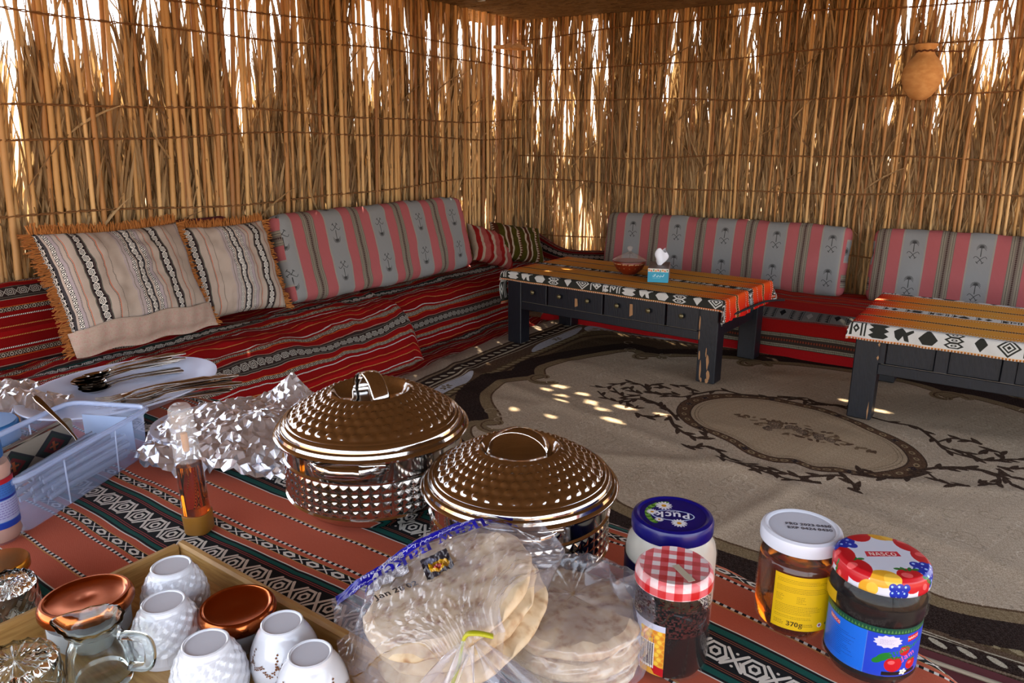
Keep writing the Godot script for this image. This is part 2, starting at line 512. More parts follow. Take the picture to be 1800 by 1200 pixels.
func tex_pillow() -> Image:
	# cream pillow cover with sadu stripes along v: 0.34 m across, 0.12 m along, 3 motifs
	var im := cv(1024, 384, Color(0.66, 0.60, 0.55))
	var t := cv(384, 1024, Color(0.67, 0.61, 0.56))
	var k := 1024 / 0.34
	R(t, 0, 0.01 * k, 384, 0.035 * k, Color(0.63, 0.58, 0.57)); R(t, 0, 0.10 * k, 384, 0.03 * k, Color(0.62, 0.57, 0.58))
	var dd := Color(0.62, 0.57, 0.52)
	for y in [0.018, 0.125]:
		dash(t, y * k, 0.003 * k, 22, dd, BK, 0.4)
	for y in [0.033, 0.098]:
		xo(t, y * k, 0.0155 * k, 5, BK, WH, 0)
	R(t, 0, 0.054 * k, 384, 0.036 * k, Color(0.13, 0.12, 0.14))
	for y in [0.0565, 0.059, 0.084, 0.0865]: R(t, 0, y * k, 384, 2, Color(0.42, 0.40, 0.40))
	xo(t, 0.061 * k, 0.022 * k, 4, BK, WH, 2)
	dash(t, 0.142 * k, 0.0035 * k, 22, dd, BK, 0.45); R(t, 0, 0.147 * k, 384, 0.0022 * k, Color(0.75, 0.33, 0.14))
	R(t, 0, 0.178 * k, 384, 0.002 * k, Color(0.07, 0.25, 0.2)); R(t, 0, 0.181 * k, 384, 0.045 * k, Color(0.20, 0.16, 0.16)); R(t, 0, 0.227 * k, 384, 0.002 * k, Color(0.07, 0.25, 0.2))
	R(t, 0, 0.186 * k, 384, 2, Color(0.4, 0.36, 0.34)); R(t, 0, 0.221 * k, 384, 2, Color(0.4, 0.36, 0.34))
	xo(t, 0.190 * k, 0.027 * k, 4, BK, WH, 1)
	dash(t, 0.258 * k, 0.0035 * k, 22, dd, BK, 0.45); R(t, 0, 0.263 * k, 384, 0.0022 * k, Color(0.75, 0.33, 0.14))
	dash(t, 0.290 * k, 0.003 * k, 22, dd, BK, 0.4)
	t.rotate_90(CLOCKWISE); t.flip_x()
	im.blit_rect(t, Rect2i(0, 0, 1024, 384), Vector2i.ZERO)
	return grain(im, 8, 7, 4, 4)

func tex_stripes(list: Array, w: int) -> Image:
	# list of [width share, colour, kind]
	var im := cv(w, 128, Color.WHITE)
	var x := 0.0
	for e in list:
		R(im, x * w, 0, e[0] * w, 128, e[1])
		if e.size() > 2:
			for y in 16:
				poly(im, [Vector2(x * w, y * 8), Vector2((x + e[0]) * w, y * 8 + 4), Vector2(x * w, y * 8 + 8)], e[2])
		x += e[0]
	return grain(im, 12, 8, 4, 6)

func figure(im: Image, kind: int, c: Vector2, s: float, fg: Color, bg: Color):
	match kind:
		0:  # stacked lozenges
			for k in 3:
				var y := c.y - s * .5 + s * (k + .5) / 3
				poly(im, [c + Vector2(-s * .55, y - c.y), Vector2(c.x - s * .3, y - s / 6), Vector2(c.x + s * .3, y - s / 6), Vector2(c.x + s * .55, y), Vector2(c.x + s * .3, y + s / 6), Vector2(c.x - s * .3, y + s / 6)], fg)
		1:  # camel
			poly(im, [c + Vector2(-.5, -.1) * s, c + Vector2(-.1, -.4) * s, c + Vector2(.15, -.1) * s, c + Vector2(.5, -.3) * s, c + Vector2(.55, -.15) * s, c + Vector2(.25, .1) * s, c + Vector2(.35, .5) * s, c + Vector2(.1, .45) * s, c + Vector2(0, .15) * s, c + Vector2(-.2, .5) * s, c + Vector2(-.4, .3) * s], fg)
		2:  # triangle lozenge
			poly(im, [c + Vector2(0, -.5) * s, c + Vector2(.5, .15) * s, c + Vector2(.25, .5) * s, c + Vector2(-.25, .5) * s, c + Vector2(-.5, .15) * s], fg)
		3:  # three outlined hexagons
			for k in 3:
				var y := -s * .5 + s * (k + .5) / 3
				for e in [[1.0, fg], [0.68, bg], [0.36, fg], [0.16, bg]]:
					var q: float = e[0]
					poly(im, [c + Vector2(-s * .5 * q, y), c + Vector2(-s * .25 * q, y - s / 6 * q), c + Vector2(s * .25 * q, y - s / 6 * q), c + Vector2(s * .5 * q, y), c + Vector2(s * .25 * q, y + s / 6 * q), c + Vector2(-s * .25 * q, y + s / 6 * q)], e[1])
		4:  # small lozenge
			poly(im, [c + Vector2(0, -.5) * s, c + Vector2(.32, 0) * s, c + Vector2(0, .5) * s, c + Vector2(-.32, 0) * s], fg)
		5:  # concentric lozenge
			for e in [[1.05, fg], [0.82, bg], [0.62, fg], [0.42, bg], [0.22, fg]]:
				var q: float = e[0]
				poly(im, [c + Vector2(0, -.55 * q) * s, c + Vector2(.55 * q, 0) * s, c + Vector2(0, .55 * q) * s, c + Vector2(-.55 * q, 0) * s], e[1])
		6:  # framed lattice
			for x in [-.6, .45, .62]: R(im, c.x + x * s, c.y - s * .5, s * .1, s, fg)
			R(im, c.x - s * .6, c.y - s * .5, s * 1.2, s * .1, fg)
			poly(im, [c + Vector2(-.05, -.4) * s, c + Vector2(.35, 0) * s, c + Vector2(-.05, .4) * s, c + Vector2(-.45, 0) * s], fg)
			for e in [Vector2(-.05, -.2), Vector2(.12, 0), Vector2(-.05, .2), Vector2(-.22, 0)]: ell(im, c.x + e.x * s, c.y + e.y * s, s * .08, s * .08, bg, 0, 4)
		7:  # comb and key
			for y in 3: ell(im, c.x - s * .55, c.y - s * .35 + y * s * .34, s * .2, s * .14, fg, 0, 8)
			R(im, c.x - s * .35, c.y - s * .5, s * .95, s * .14, fg)
			for x in [-.25, .3, .5]: R(im, c.x + x * s, c.y - s * .4, s * .1, s * .85, fg)
			poly(im, [c + Vector2(.05, -.3) * s, c + Vector2(.25, 0) * s, c + Vector2(.05, .3) * s, c + Vector2(-.13, 0) * s], fg)
			ell(im, c.x + s * .05, c.y, s * .08, s * .1, bg, 0, 4)

func tex_low_cloth(inverse: bool) -> Image:
	# the whole cloth of a low table: 1.6 m along, 1.0 m across, front hem at the bottom of the picture
	var W := 2048; var H := 1280
	var im := cv(W, H, WH)
	var och := Color(0.74, 0.52, 0.20); var orn := Color(0.80, 0.40, 0.10); var red := Color(0.74, 0.09, 0.06)
	var dk := Color(0.17, 0.17, 0.15); var wh := Color(0.72, 0.71, 0.69)
	var endl := 0.20 if inverse else 0.09; var endr := 0.09 if inverse else 0.24
	for n in 128:
		var u := (n + 0.5) / 128.0
		var e := minf(u / endl, (1.0 - u) / endr)
		var c: Color = och.lerp(orn, 0.25 * absf(sin(u * 9)))
		if e < 1.0: c = orn.lerp(c, clampf(e * 2 - 1, 0, 1)) if e > 0.5 else red.lerp(orn, e * 2)
		R(im, n * 16, 0, 16, H, c)
	var pitch := 128.0
	for band in 3:
		var y: float = [1150, 596, 20][band]
		var h: float = 118 if band != 1 else 92
		var fg := dk if inverse else wh
		var bg := wh if inverse else dk
		R(im, 0, y, W, h, bg)
		var seq := [7, 0, 1, 2, 3, 4, 5, 6] if band != 1 else [5, 4, 0, 6, 2, 4, 7, 3]
		for n in 16:
			if band != 1:
				figure(im, seq[n % 8], Vector2((n + 0.5) * pitch, y + h * .5), h * .84, fg, bg)
			else:
				R(im, n * pitch, y, 3, h, fg)
				figure(im, seq[n % 8], Vector2((n + 0.5) * pitch, y + h * .5), h * .72, fg, bg)
				poly(im, [Vector2(n * pitch + 8, y + 6), Vector2(n * pitch + 34, y + h * .5), Vector2(n * pitch + 8, y + h - 6)], fg)
		for e in [y - 12, y + h + 3]:
			dash(im, e, 9, 128, Color(0.62, 0.38, 0.14), WH, 0.45)
			R(im, 0, e + 3, W, 3, Color(0.4, 0.2, 0.08))
	for y in [1072, 740, 500, 190]:
		dash(im, y, 5, 150, Color(0.35, 0.18, 0.08), WH, 0.5)
		for n in 170: poly(im, [Vector2(n * 12, y + 16), Vector2(n * 12 + 6, y + 9), Vector2(n * 12 + 12, y + 16), Vector2(n * 12 + 6, y + 13)], Color(0.25, 0.12, 0.08))
	for y in [905, 345]:
		R(im, 0, y - 3, W, 34, Color(0.50, 0.33, 0.14))
		for n in 128:
			poly(im, [Vector2(n * 16, y + 4), Vector2(n * 16 + 8, y + 4), Vector2(n * 16 + 14, y + 24), Vector2(n * 16 + 6, y + 24)], Color(0.10, 0.08, 0.08))
		dash(im, y - 8, 4, 170, och, WH, 0.5); dash(im, y + 32, 4, 170, och, WH, 0.5)
	if inverse:
		for n in 128:
			poly(im, [Vector2(n * 16, 1146), Vector2(n * 16 + 8, 1132), Vector2(n * 16 + 16, 1146)], BK)
			poly(im, [Vector2(n * 16, 1138), Vector2(n * 16 + 8, 1124), Vector2(n * 16 + 16, 1138)], WH)
	return grain(im, 7, 9, 4, 5)

func tex_carpet() -> Image:
	# 3.9 x 2.5 m; u = x from -2.58, v = z from -4.36
	var W := 2048; var H := 1312; var k := W / 3.9
	var P := func(x: float, z: float) -> Vector2: return Vector2((x + 2.58) * k, (z + 4.36) * k)
	var beige := Color(0.60, 0.53, 0.45); var br := Color(0.215, 0.155, 0.115); var ol := Color(0.31, 0.25, 0.165); var dk := Color(0.15, 0.105, 0.085); var lt := Color(0.60, 0.56, 0.48)
	var im := cv(W, H, Color(0.52, 0.46, 0.40))
	# bands are rounded rectangles, each inside the last; margins: side, far and near
	var rr := func(mx: float, mf: float, mn: float, rad: float, c: Color, wob := 0.0):
		var x0 := -2.58 + mx; var x1 := 1.32 - mx; var z0 := -4.36 + mf; var z1 := -1.86 - mn
		var pts := []
		var cs := [[x1 - rad, z0 + rad, -90.0], [x1 - rad, z1 - rad, 0.0], [x0 + rad, z1 - rad, 90.0], [x0 + rad, z0 + rad, 180.0]]
		for e in cs:
			for a in 9:
				var an := deg_to_rad(e[2] + a * 11.25)
				pts.append(P.call(e[0] + rad * cos(an), e[1] + rad * sin(an)))
		if wob > 0:
			var out := []
			for n in pts.size():
				var a: Vector2 = pts[n]; var b: Vector2 = pts[(n + 1) % pts.size()]
				var m := maxi(1, int(a.distance_to(b) / 8))
				for e in m:
					var p := a.lerp(b, float(e) / m)
					out.append(p + (b - a).normalized().orthogonal() * wob * k * sin((p.x + p.y) / 52.0))
			pts = out
		poly(im, pts, c)
	rr.call(0.13, 0.03, 0.02, 0.05, br)
	rr.call(0.145, 0.04, 0.03, 0.05, Color(0.40, 0.34, 0.27))
	rr.call(0.16, 0.045, 0.035, 0.05, dk)
	# guilloche leaves
	for side in 4:
		for n in 60:
			var s := n * 0.064
			var p: Vector2; var turn := 0.0
			if side == 0: p = P.call(-2.385, -4.30 + s); turn = PI / 2 + .5
			elif side == 1: p = P.call(1.125, -4.30 + s); turn = PI / 2 + .5
			elif side == 2: p = P.call(-2.38 + s, -4.295); turn = .5
			else: p = P.call(-2.38 + s, -1.925); turn = .5
			if (side < 2 and s > 2.36) or s > 3.52: continue
			ell(im, p.x, p.y, 0.026 * k, 0.010 * k, lt, turn, 10)
	rr.call(0.225, 0.085, 0.085, 0.04, lt)
	rr.call(0.235, 0.09, 0.09, 0.04, br, 0.006)
	rr.call(0.255, 0.095, 0.095, 0.05, lt, 0.006)
	rr.call(0.262, 0.10, 0.10, 0.05, Color(0.30, 0.23, 0.17), 0.006)
	# pale panels
	for sx in [0, 1]:
		for e in [[-4.20, -3.55], [-3.02, -2.50], [-2.4, -2.0]]:
			var x := -2.27 if sx == 0 else 1.01
			var m: float = (e[0] + e[1]) / 2
			var sg := 1.0 if sx == 0 else -1.0
			poly(im, smooth([P.call(x - .03 * sg, e[0]), P.call(x + 0.05 * sg, m - .1), P.call(x + .05 * sg, e[1]), P.call(x - 0.03 * sg, m + .15)], 6, true), Color(0.60, 0.60, 0.62))
			var q: Vector2 = P.call(x, m)
			for a in 6: ell(im, q.x + cos(a * 1.05) * 9, q.y + sin(a * 1.05) * 14, 8, 4, Color(0.38, 0.33, 0.26), a * 1.05, 8)
	poly(im, smooth([P.call(-2.26, -4.27), P.call(-1.95, -4.24), P.call(-1.55, -4.29), P.call(-1.9, -4.19), P.call(-2.2, -4.13)], 6, true), Color(0.60, 0.60, 0.62))
	rr.call(0.355, 0.13, 0.12, 0.18, ol, 0.004)
	# twisted cord
	for side in 4:
		for n in 78:
			var s := n * 0.05
			var p: Vector2; var turn := 0.0
			if side == 0: p = P.call(-2.20, -4.22 + s); turn = PI / 2 + .7
			elif side == 1: p = P.call(0.94, -4.22 + s); turn = PI / 2 + .7
			elif side == 2: p = P.call(-2.2 + s, -4.215); turn = .7
			else: p = P.call(-2.2 + s, -2.0); turn = .7
			if (side < 2 and s > 2.2) or s > 3.15: continue
			ell(im, p.x, p.y, 0.026 * k, 0.012 * k, Color(0.50, 0.44, 0.33), turn, 8)
	rr.call(0.405, 0.16, 0.15, 0.3, br, 0.004)
	rr.call(0.42, 0.17, 0.155, 0.3, Color(0.36, 0.29, 0.2), 0.004)
	rr.call(0.455, 0.185, 0.165, 0.32, Color(0.26, 0.20, 0.14))
	# the pale field with its scrolled edge (left half, mirrored)
	var half := [Vector2(-0.63, -4.17), Vector2(-0.85, -4.15), Vector2(-1.02, -4.09), Vector2(-1.11, -4.01), Vector2(-1.19, -4.07), Vector2(-1.38, -4.0), Vector2(-1.55, -3.87), Vector2(-1.66, -3.80), Vector2(-1.76, -3.86), Vector2(-1.88, -3.68), Vector2(-1.96, -3.48), Vector2(-2.0, -3.32), Vector2(-1.93, -3.17), Vector2(-2.03, -3.02), Vector2(-2.03, -2.85), Vector2(-1.96, -2.72), Vector2(-1.83, -2.60), Vector2(-1.78, -2.50), Vector2(-1.86, -2.42), Vector2(-1.75, -2.30), Vector2(-1.5, -2.22), Vector2(-1.25, -2.15), Vector2(-1.11, -2.21), Vector2(-1.0, -2.14), Vector2(-0.8, -2.10), Vector2(-0.63, -2.10)]
	var full := half.duplicate()
	for n in range(half.size() - 1, -1, -1): full.append(Vector2(-1.26 - half[n].x, half[n].y))
	var sm := smooth(full.map(func(p): return P.call(p.x, p.y)), 6, true)
	stroke(im, sm, 0.36 * k, 0.36 * k, dk, true)
	stroke(im, sm, 0.115 * k, 0.115 * k, Color(0.43, 0.36, 0.26), true)
	poly(im, sm, beige)
	stroke(im, sm, 5, 5, Color(0.3, 0.22, 0.15), true)
	# curls on the scrolled edge
	for e in [[-1.64, -3.80, 1], [-1.93, -3.17, -1], [-1.79, -2.5, -1], [-0.15, -4.02, 1], [-1.11, -4.02, 1]]:
		var c: Vector2 = P.call(e[0], e[1])
		var pts := []
		for a in 14: pts.append(c + Vector2(cos(a * .45), sin(a * .45) * e[2]) * (6 + a * 3.4))
		stroke(im, pts, 12, 30, Color(0.43, 0.36, 0.26)); stroke(im, pts, 4, 5, Color(0.3, 0.22, 0.15))
	# faint tone-on-tone scrolls in the field
	var rg := RandomNumberGenerator.new(); rg.seed = 21
	for n in 420:
		var c: Vector2 = P.call(rg.randf_range(-1.9, 1.0), rg.randf_range(-4.05, -2.2))
		var pts := []
		var d := 1.0 if rg.randf() < .5 else -1.0
		var a0 := rg.randf() * TAU
		for a in 10: pts.append(c + Vector2(cos(a0 + a * .55 * d), sin(a0 + a * .55 * d)) * (4 + a * 2.2))
		stroke(im, pts, 2.5, 2.5, Color(0.66, 0.595, 0.51) if n % 2 else Color(0.545, 0.475, 0.395))
	for n in 5200:
		var c: Vector2 = P.call(rg.randf_range(-1.95, .7), rg.randf_range(-4.1, -2.15))
		if im.get_pixelv(c).r > .5:
			ell(im, c.x, c.y, rg.randf_range(2, 6), rg.randf_range(1, 2.5), beige * (1.0 + .10 * (1 if n % 2 else -1)), rg.randf() * 3, 6)
	# medallion
	var med := [Vector2(-1.18, -3.23), Vector2(-1.15, -3.08), Vector2(-1.06, -2.97), Vector2(-0.94, -2.92), Vector2(-0.85, -2.88), Vector2(-0.75, -2.81), Vector2(-0.65, -2.79), Vector2(-0.57, -2.82), Vector2(-0.48, -2.79), Vector2(-0.4, -2.83), Vector2(-0.28, -2.85), Vector2(-0.19, -2.94), Vector2(-0.14, -3.06), Vector2(-0.17, -3.19), Vector2(-0.25, -3.30), Vector2(-0.36, -3.36), Vector2(-0.48, -3.44), Vector2(-0.6, -3.50), Vector2(-0.75, -3.53), Vector2(-0.9, -3.53), Vector2(-1.05, -3.46), Vector2(-1.14, -3.36)]
	var mp := smooth(med.map(func(p): return P.call(p.x, p.y)), 6, true)
	var inner := func(s: float) -> Array: return mp.map(func(p): return (p - P.call(-.66, -3.16)) * s + P.call(-.66, -3.16))
	stroke(im, mp, 6, 6, br, true)
	poly(im, mp, Color(0.30, 0.215, 0.15))
	var mid: Array = inner.call(0.94)
	for n in range(0, mid.size(), 3):
		ell(im, mid[n].x, mid[n].y, 9, 6, Color(0.50, 0.42, 0.31), (mid[(n + 1) % mid.size()] - mid[n]).angle(), 10)
		ell(im, mid[n].x, mid[n].y, 5, 3, Color(0.28, 0.2, 0.14), (mid[(n + 1) % mid.size()] - mid[n]).angle(), 8)
	for n in range(0, mid.size(), 14):
		for e in 4: ell(im, mid[n].x + [-5, 5, 0, 0][e], mid[n].y + [0, 0, -5, 5][e], 4, 3, Color(0.12, 0.1, 0.12), 0, 8)
	stroke(im, inner.call(0.88), 4, 4, br, true)
	poly(im, inner.call(0.875), Color(0.57, 0.49, 0.39))
	stroke(im, inner.call(0.84), 1.5, 1.5, Color(0.38, 0.31, 0.24), true)
	stroke(im, inner.call(0.81), 1.5, 1.5, Color(0.42, 0.35, 0.27), true)
	# bouquet
	for n in 90:
		var t := rg.randf_range(-1, 1)
		var p: Vector2 = P.call(-0.63 + t * 0.30 + rg.randf_range(-.03, .03), -3.16 + t * 0.05 + rg.randf_range(-.085, .085) * (1.1 - absf(t)))
		ell(im, p.x, p.y, rg.randf_range(6, 13), rg.randf_range(3, 6), [Color(0.34, 0.26, 0.185), Color(0.42, 0.34, 0.25), Color(0.30, 0.22, 0.16)][n % 3], rg.randf() * 3, 10)
	for n in 9:
		var p: Vector2 = P.call(-0.63 + rg.randf_range(-.14, .14), -3.16 + rg.randf_range(-.05, .05))
		for e in [[15, 0.30], [12, 0.47], [9, 0.33], [6, 0.52], [3, 0.3]]:
			ell(im, p.x + rg.randf_range(-1, 1), p.y, e[0], e[0] * .7, Color(e[1], e[1] * .82, e[1] * .66), n, 12)
	# leafy scrolls round the medallion, drawn left and mirrored to the right
	var vines := [
		[[-.63, -3.585], [-.75, -3.58], [-.95, -3.50], [-1.08, -3.5], [-1.16, -3.39], [-1.21, -3.3], [-1.29, -3.27], [-1.36, -3.28], [-1.45, -3.35], [-1.52, -3.35], [-1.56, -3.29], [-1.59, -3.21], [-1.66, -3.19]],
		[[-1.23, -3.32], [-1.28, -3.31], [-1.34, -3.27], [-1.4, -3.31], [-1.4, -3.38], [-1.37, -3.4], [-1.34, -3.38], [-1.35, -3.35]],
		[[-1.11, -2.98], [-1.2, -3.09], [-1.29, -3.15], [-1.36, -3.16], [-1.42, -3.12], [-1.45, -3.06], [-1.52, -3.08], [-1.59, -3.14]],
		[[-1.2, -3.08], [-1.29, -3.14], [-1.38, -3.15], [-1.4, -3.08], [-1.38, -3.04], [-1.34, -3.02], [-1.34, -3.06]],
		[[-1.31, -2.96], [-1.26, -2.94], [-1.22, -2.95], [-1.17, -3.02]],
		[[-1.17, -3.02], [-1.11, -2.92], [-1.05, -2.87], [-.99, -2.85], [-.95, -2.86], [-.96, -2.91], [-.98, -2.91]],
		[[-.94, -2.71], [-.97, -2.72], [-.95, -2.755], [-.9, -2.79], [-.83, -2.74], [-.77, -2.7], [-.71, -2.7], [-.65, -2.69], [-.59, -2.66]],
		[[-.85, -2.70], [-.75, -2.655], [-.65, -2.655], [-.59, -2.655]],
		[[-1.39, -3.21], [-1.44, -3.15], [-1.49, -3.17], [-1.55, -3.23]], [[-1.39, -3.23], [-1.44, -3.24], [-1.49, -3.28], [-1.51, -3.24]],
		[[-1.33, -3.44], [-1.28, -3.45], [-1.22, -3.44], [-1.18, -3.37]], [[-.83, -3.57], [-.74, -3.60], [-.67, -3.55], [-.63, -3.57]]]
	for v in vines:
		for mir in 2:
			var pts := []
			for p in v: pts.append(P.call(p[0] if mir == 0 else -1.30 - p[0], p[1]))
			var s2 := smooth(pts, 5)
			stroke(im, s2, 10, 5, br)
			for n in range(2, s2.size() - 2, 3):
				var d: Vector2 = (s2[n + 1] - s2[n - 1]).normalized()
				var sd := d.orthogonal() * (1.0 if (n / 3) % 2 else -1.0)
				var tip: Vector2 = s2[n] + d * 19 + sd * 17
				poly(im, smooth([s2[n] - d * 7, s2[n] + d * 3 + sd * 11, tip, s2[n] + d * 11 + sd * 3], 4, true), br)
	return grain(im, 22, 10)

func tex_gingham() -> Image:
	var im := cv(256, 256, Color(0.86, 0.84, 0.84))
	for y in 8:
		for x in 8:
			var a := x % 2; var b := y % 2
			if a and b: R(im, x * 32, y * 32, 32, 32, Color(0.70, 0.03, 0.06))
			elif a or b: R(im, x * 32, y * 32, 32, 32, Color(0.80, 0.38, 0.40))
	return grain(im, 6, 11)

func script(im: Image, at: Vector2, w: float, h: float, c: Color, turn: float, seed_: int):
	# a line of joined Arabic-looking letter strokes with dots
	var rg := RandomNumberGenerator.new(); rg.seed = seed_
	var x := 0.0
	while x < w:
		var l := h * rg.randf_range(.5, 1.1)
		var pts := [Vector2(x, 0), Vector2(x + l * .3, h * .14), Vector2(x + l * .7, h * .02), Vector2(x + l, -h * rg.randf_range(0, .8))]
		stroke(im, smooth(pts, 4).map(func(p): return at + p.rotated(turn)), h * .17, h * .14, c)
		for k in rg.randi_range(0, 2):
			var d := at + Vector2(x + l * .4 + k * h * .22, h * (.42 if rg.randf() < .5 else -.42)).rotated(turn)
			ell(im, d.x, d.y, h * .09, h * .09, c, 0, 8)
		x += l * (1.0 if rg.randf() < .7 else 1.25)

func berry(im: Image, c: Vector2, r: float, kind: int):
	match kind:
		0:
			ell(im, c.x, c.y, r, r * 1.15, Color(0.72, 0.07, 0.12)); ell(im, c.x - r * .25, c.y - r * .3, r * .4, r * .3, Color(0.86, 0.35, 0.36))
			for a in 4: ell(im, c.x + (a - 1.5) * r * .4, c.y - r * 1.05, r * .28, r * .14, Color(0.12, 0.42, 0.16), a)
		1:
			for a in 9: ell(im, c.x + (a % 3 - 1) * r * .62, c.y + (a / 3 - 1) * r * .62, r * .4, r * .4, Color(0.04, 0.16, 0.62)); ell(im, c.x + (a % 3 - 1) * r * .62 - r * .1, c.y + (a / 3 - 1) * r * .62 - r * .12, r * .12, r * .12, Color(0.6, 0.75, 0.95), 0, 6)
		2:
			ell(im, c.x, c.y, r, r * .8, Color(0.84, 0.62, 0.16)); ell(im, c.x + r * .5, c.y + r * .2, r * .6, r * .6, Color(0.90, 0.72, 0.26))

func tex_fruit_lid() -> Image:
	var im := cv(512, 512, Color(0.80, 0.82, 0.88))
	for k in 10:
		var a := TAU * k / 10
		berry(im, Vector2(256, 256) + Vector2(cos(a), sin(a)) * 168, 56, [0, 1, 0, 2, 0][k % 5])
	for k in 10:
		var a := TAU * (k + .5) / 10
		berry(im, Vector2(256, 256) + Vector2(cos(a), sin(a)) * 232, 44, [0, 0, 1, 2, 0][k % 5])
	poly(im, [Vector2(190, 236), Vector2(322, 226), Vector2(326, 262), Vector2(256, 268), Vector2(186, 276)], Color(0.76, 0.12, 0.2))
	text(im, "NASCO", Vector2(256, 251), 34, WH, -0.05)
	return im

func tex_cream_lid() -> Image:
	var im := cv(512, 512, Color(0.035, 0.03, 0.40))
	for k in 26:
		var a := 2.35 + k * 0.085
		ell(im, 256 + cos(a) * 196, 256 + sin(a) * 196, 24, 20, [Color(0.20, 0.42, 0.10), Color(0.35, 0.56, 0.18), Color(0.5, 0.68, 0.3)][k % 3], k)
	ell(im, 256, 268, 168, 84, Color(0.75, 0.82, 0.92)); ell(im, 256, 268, 158, 74, Color(0.03, 0.10, 0.42)); ell(im, 256, 268, 146, 64, Color(0.03, 0.06, 0.38))
	for e in [[190, 120, 66], [96, 236, 44], [300, 384, 60], [150, 350, 34]]:
		for a in 14:
			var an := TAU * a / 14
			ell(im, e[0] + cos(an) * e[2] * .6, e[1] + sin(an) * e[2] * .6, e[2] * .46, e[2] * .15, Color(0.90, 0.90, 0.92), an, 10)
		ell(im, e[0], e[1], e[2] * .3, e[2] * .3, Color(0.86, 0.60, 0.08))
	text(im, "Puck", Vector2(258, 262), 118, Color(0.92, 0.93, 0.95), PI)
	script(im, Vector2(306, 206), 70, 30, Color(0.92, 0.93, 0.95), PI, 2)
	return im

func lines(im: Image, x: float, y: float, w: float, n: int, dy: float, c: Color, h := 2.0, seed_ := 1):
	var rg := RandomNumberGenerator.new(); rg.seed = seed_
	for k in n:
		var q := x
		var e := x + w * rg.randf_range(.6, 1.0)
		while q < e:
			var l := rg.randf_range(4, 16)
			R(im, q, y + k * dy, l, h, c)
			q += l + 4

func tex_honey_label() -> Image:
	var im := cv(512, 512, Color(0.86, 0.70, 0.02))
	var c := Color(0.34, 0.26, 0.02)
	lines(im, 24, 40, 460, 3, 14, c, 3, 1); lines(im, 24, 110, 440, 4, 14, c, 3, 2)
	lines(im, 24, 190, 70, 5, 14, c, 3, 3); lines(im, 190, 190, 70, 5, 14, c, 3, 4)
	lines(im, 24, 280, 400, 6, 15, c, 3, 5); lines(im, 24, 386, 300, 2, 15, c, 3, 6); lines(im, 24, 440, 80, 3, 14, c, 4, 7)
	text(im, "370g", Vector2(190, 455), 60, Color(0.2, 0.15, 0.02)); lines(im, 250, 445, 100, 2, 16, c, 5, 8)
	ell(im, 400, 455, 22, 22, Color(0.85, 0.85, 0.88)); ell(im, 400, 455, 12, 12, Color(0.6, 0.3, 0.4)); ell(im, 470, 452, 16, 14, Color(0.1, 0.35, 0.4))
	return im

func tex_fruit_label() -> Image:
	var im := cv(1024, 512, Color(0.08, 0.40, 0.84))
	R(im, 0, 0, 1024, 60, Color(0.06, 0.28, 0.20))
	for k in 40: poly(im, [Vector2(k * 26 + 4, 48), Vector2(k * 26 + 13, 14), Vector2(k * 26 + 22, 48)], Color(0.30, 0.50, 0.26))
	R(im, 0, 60, 40, 452, Color(0.25, 0.5, 0.2))
	R(im, 470, 60, 554, 452, Color(0.12, 0.24, 0.74)); R(im, 466, 60, 5, 452, Color(0.3, 0.45, 0.8))
	poly(im, [Vector2(130, 90), Vector2(250, 106), Vector2(250, 150), Vector2(136, 134)], Color(0.75, 0.12, 0.2)); text(im, "NASCO", Vector2(192, 120), 36, WH, 0.12)
	lines(im, 110, 180, 280, 14, 20, Color(0.02, 0.10, 0.42), 4, 3)
	var pts := []
	for a in 24: pts.append(Vector2(620, 140) + Vector2(cos(TAU * a / 24) * 110, sin(TAU * a / 24) * 70) * (1.0 if a % 2 else 0.82))
	poly(im, pts, Color(0.80, 0.78, 0.86))
	lines(im, 560, 120, 120, 4, 14, Color(0.55, 0.45, 0.6), 3, 9)
	poly(im, [Vector2(770, 90), Vector2(880, 74), Vector2(886, 130), Vector2(776, 150)], Color(0.75, 0.1, 0.15)); text(im, "NASCO", Vector2(828, 112), 34, WH, -0.15)
	for e in [[600, 300, 60], [560, 340, 46]]: ell(im, e[0], e[1], e[2], e[2] * .6, Color(0.10, 0.45, 0.14), -0.7)
	R(im, 600, 460, 300, 40, BK)
	for e in [[680, 380, 70], [840, 400, 52], [760, 240, 46]]: berry(im, Vector2(e[0], e[1]), e[2], 0)
	text(im, "Strawberry", Vector2(790, 216), 64, Color(0.10, 0.45, 0.25), -0.35)
	text(im, "Jam", Vector2(800, 300), 74, Color(0.80, 0.35, 0.6), -0.4)
	for a in 5: ell(im, 770 + cos(a * 1.26) * 20, 470 + sin(a * 1.26) * 20, 16, 12, WH, a * 1.26)
	return im

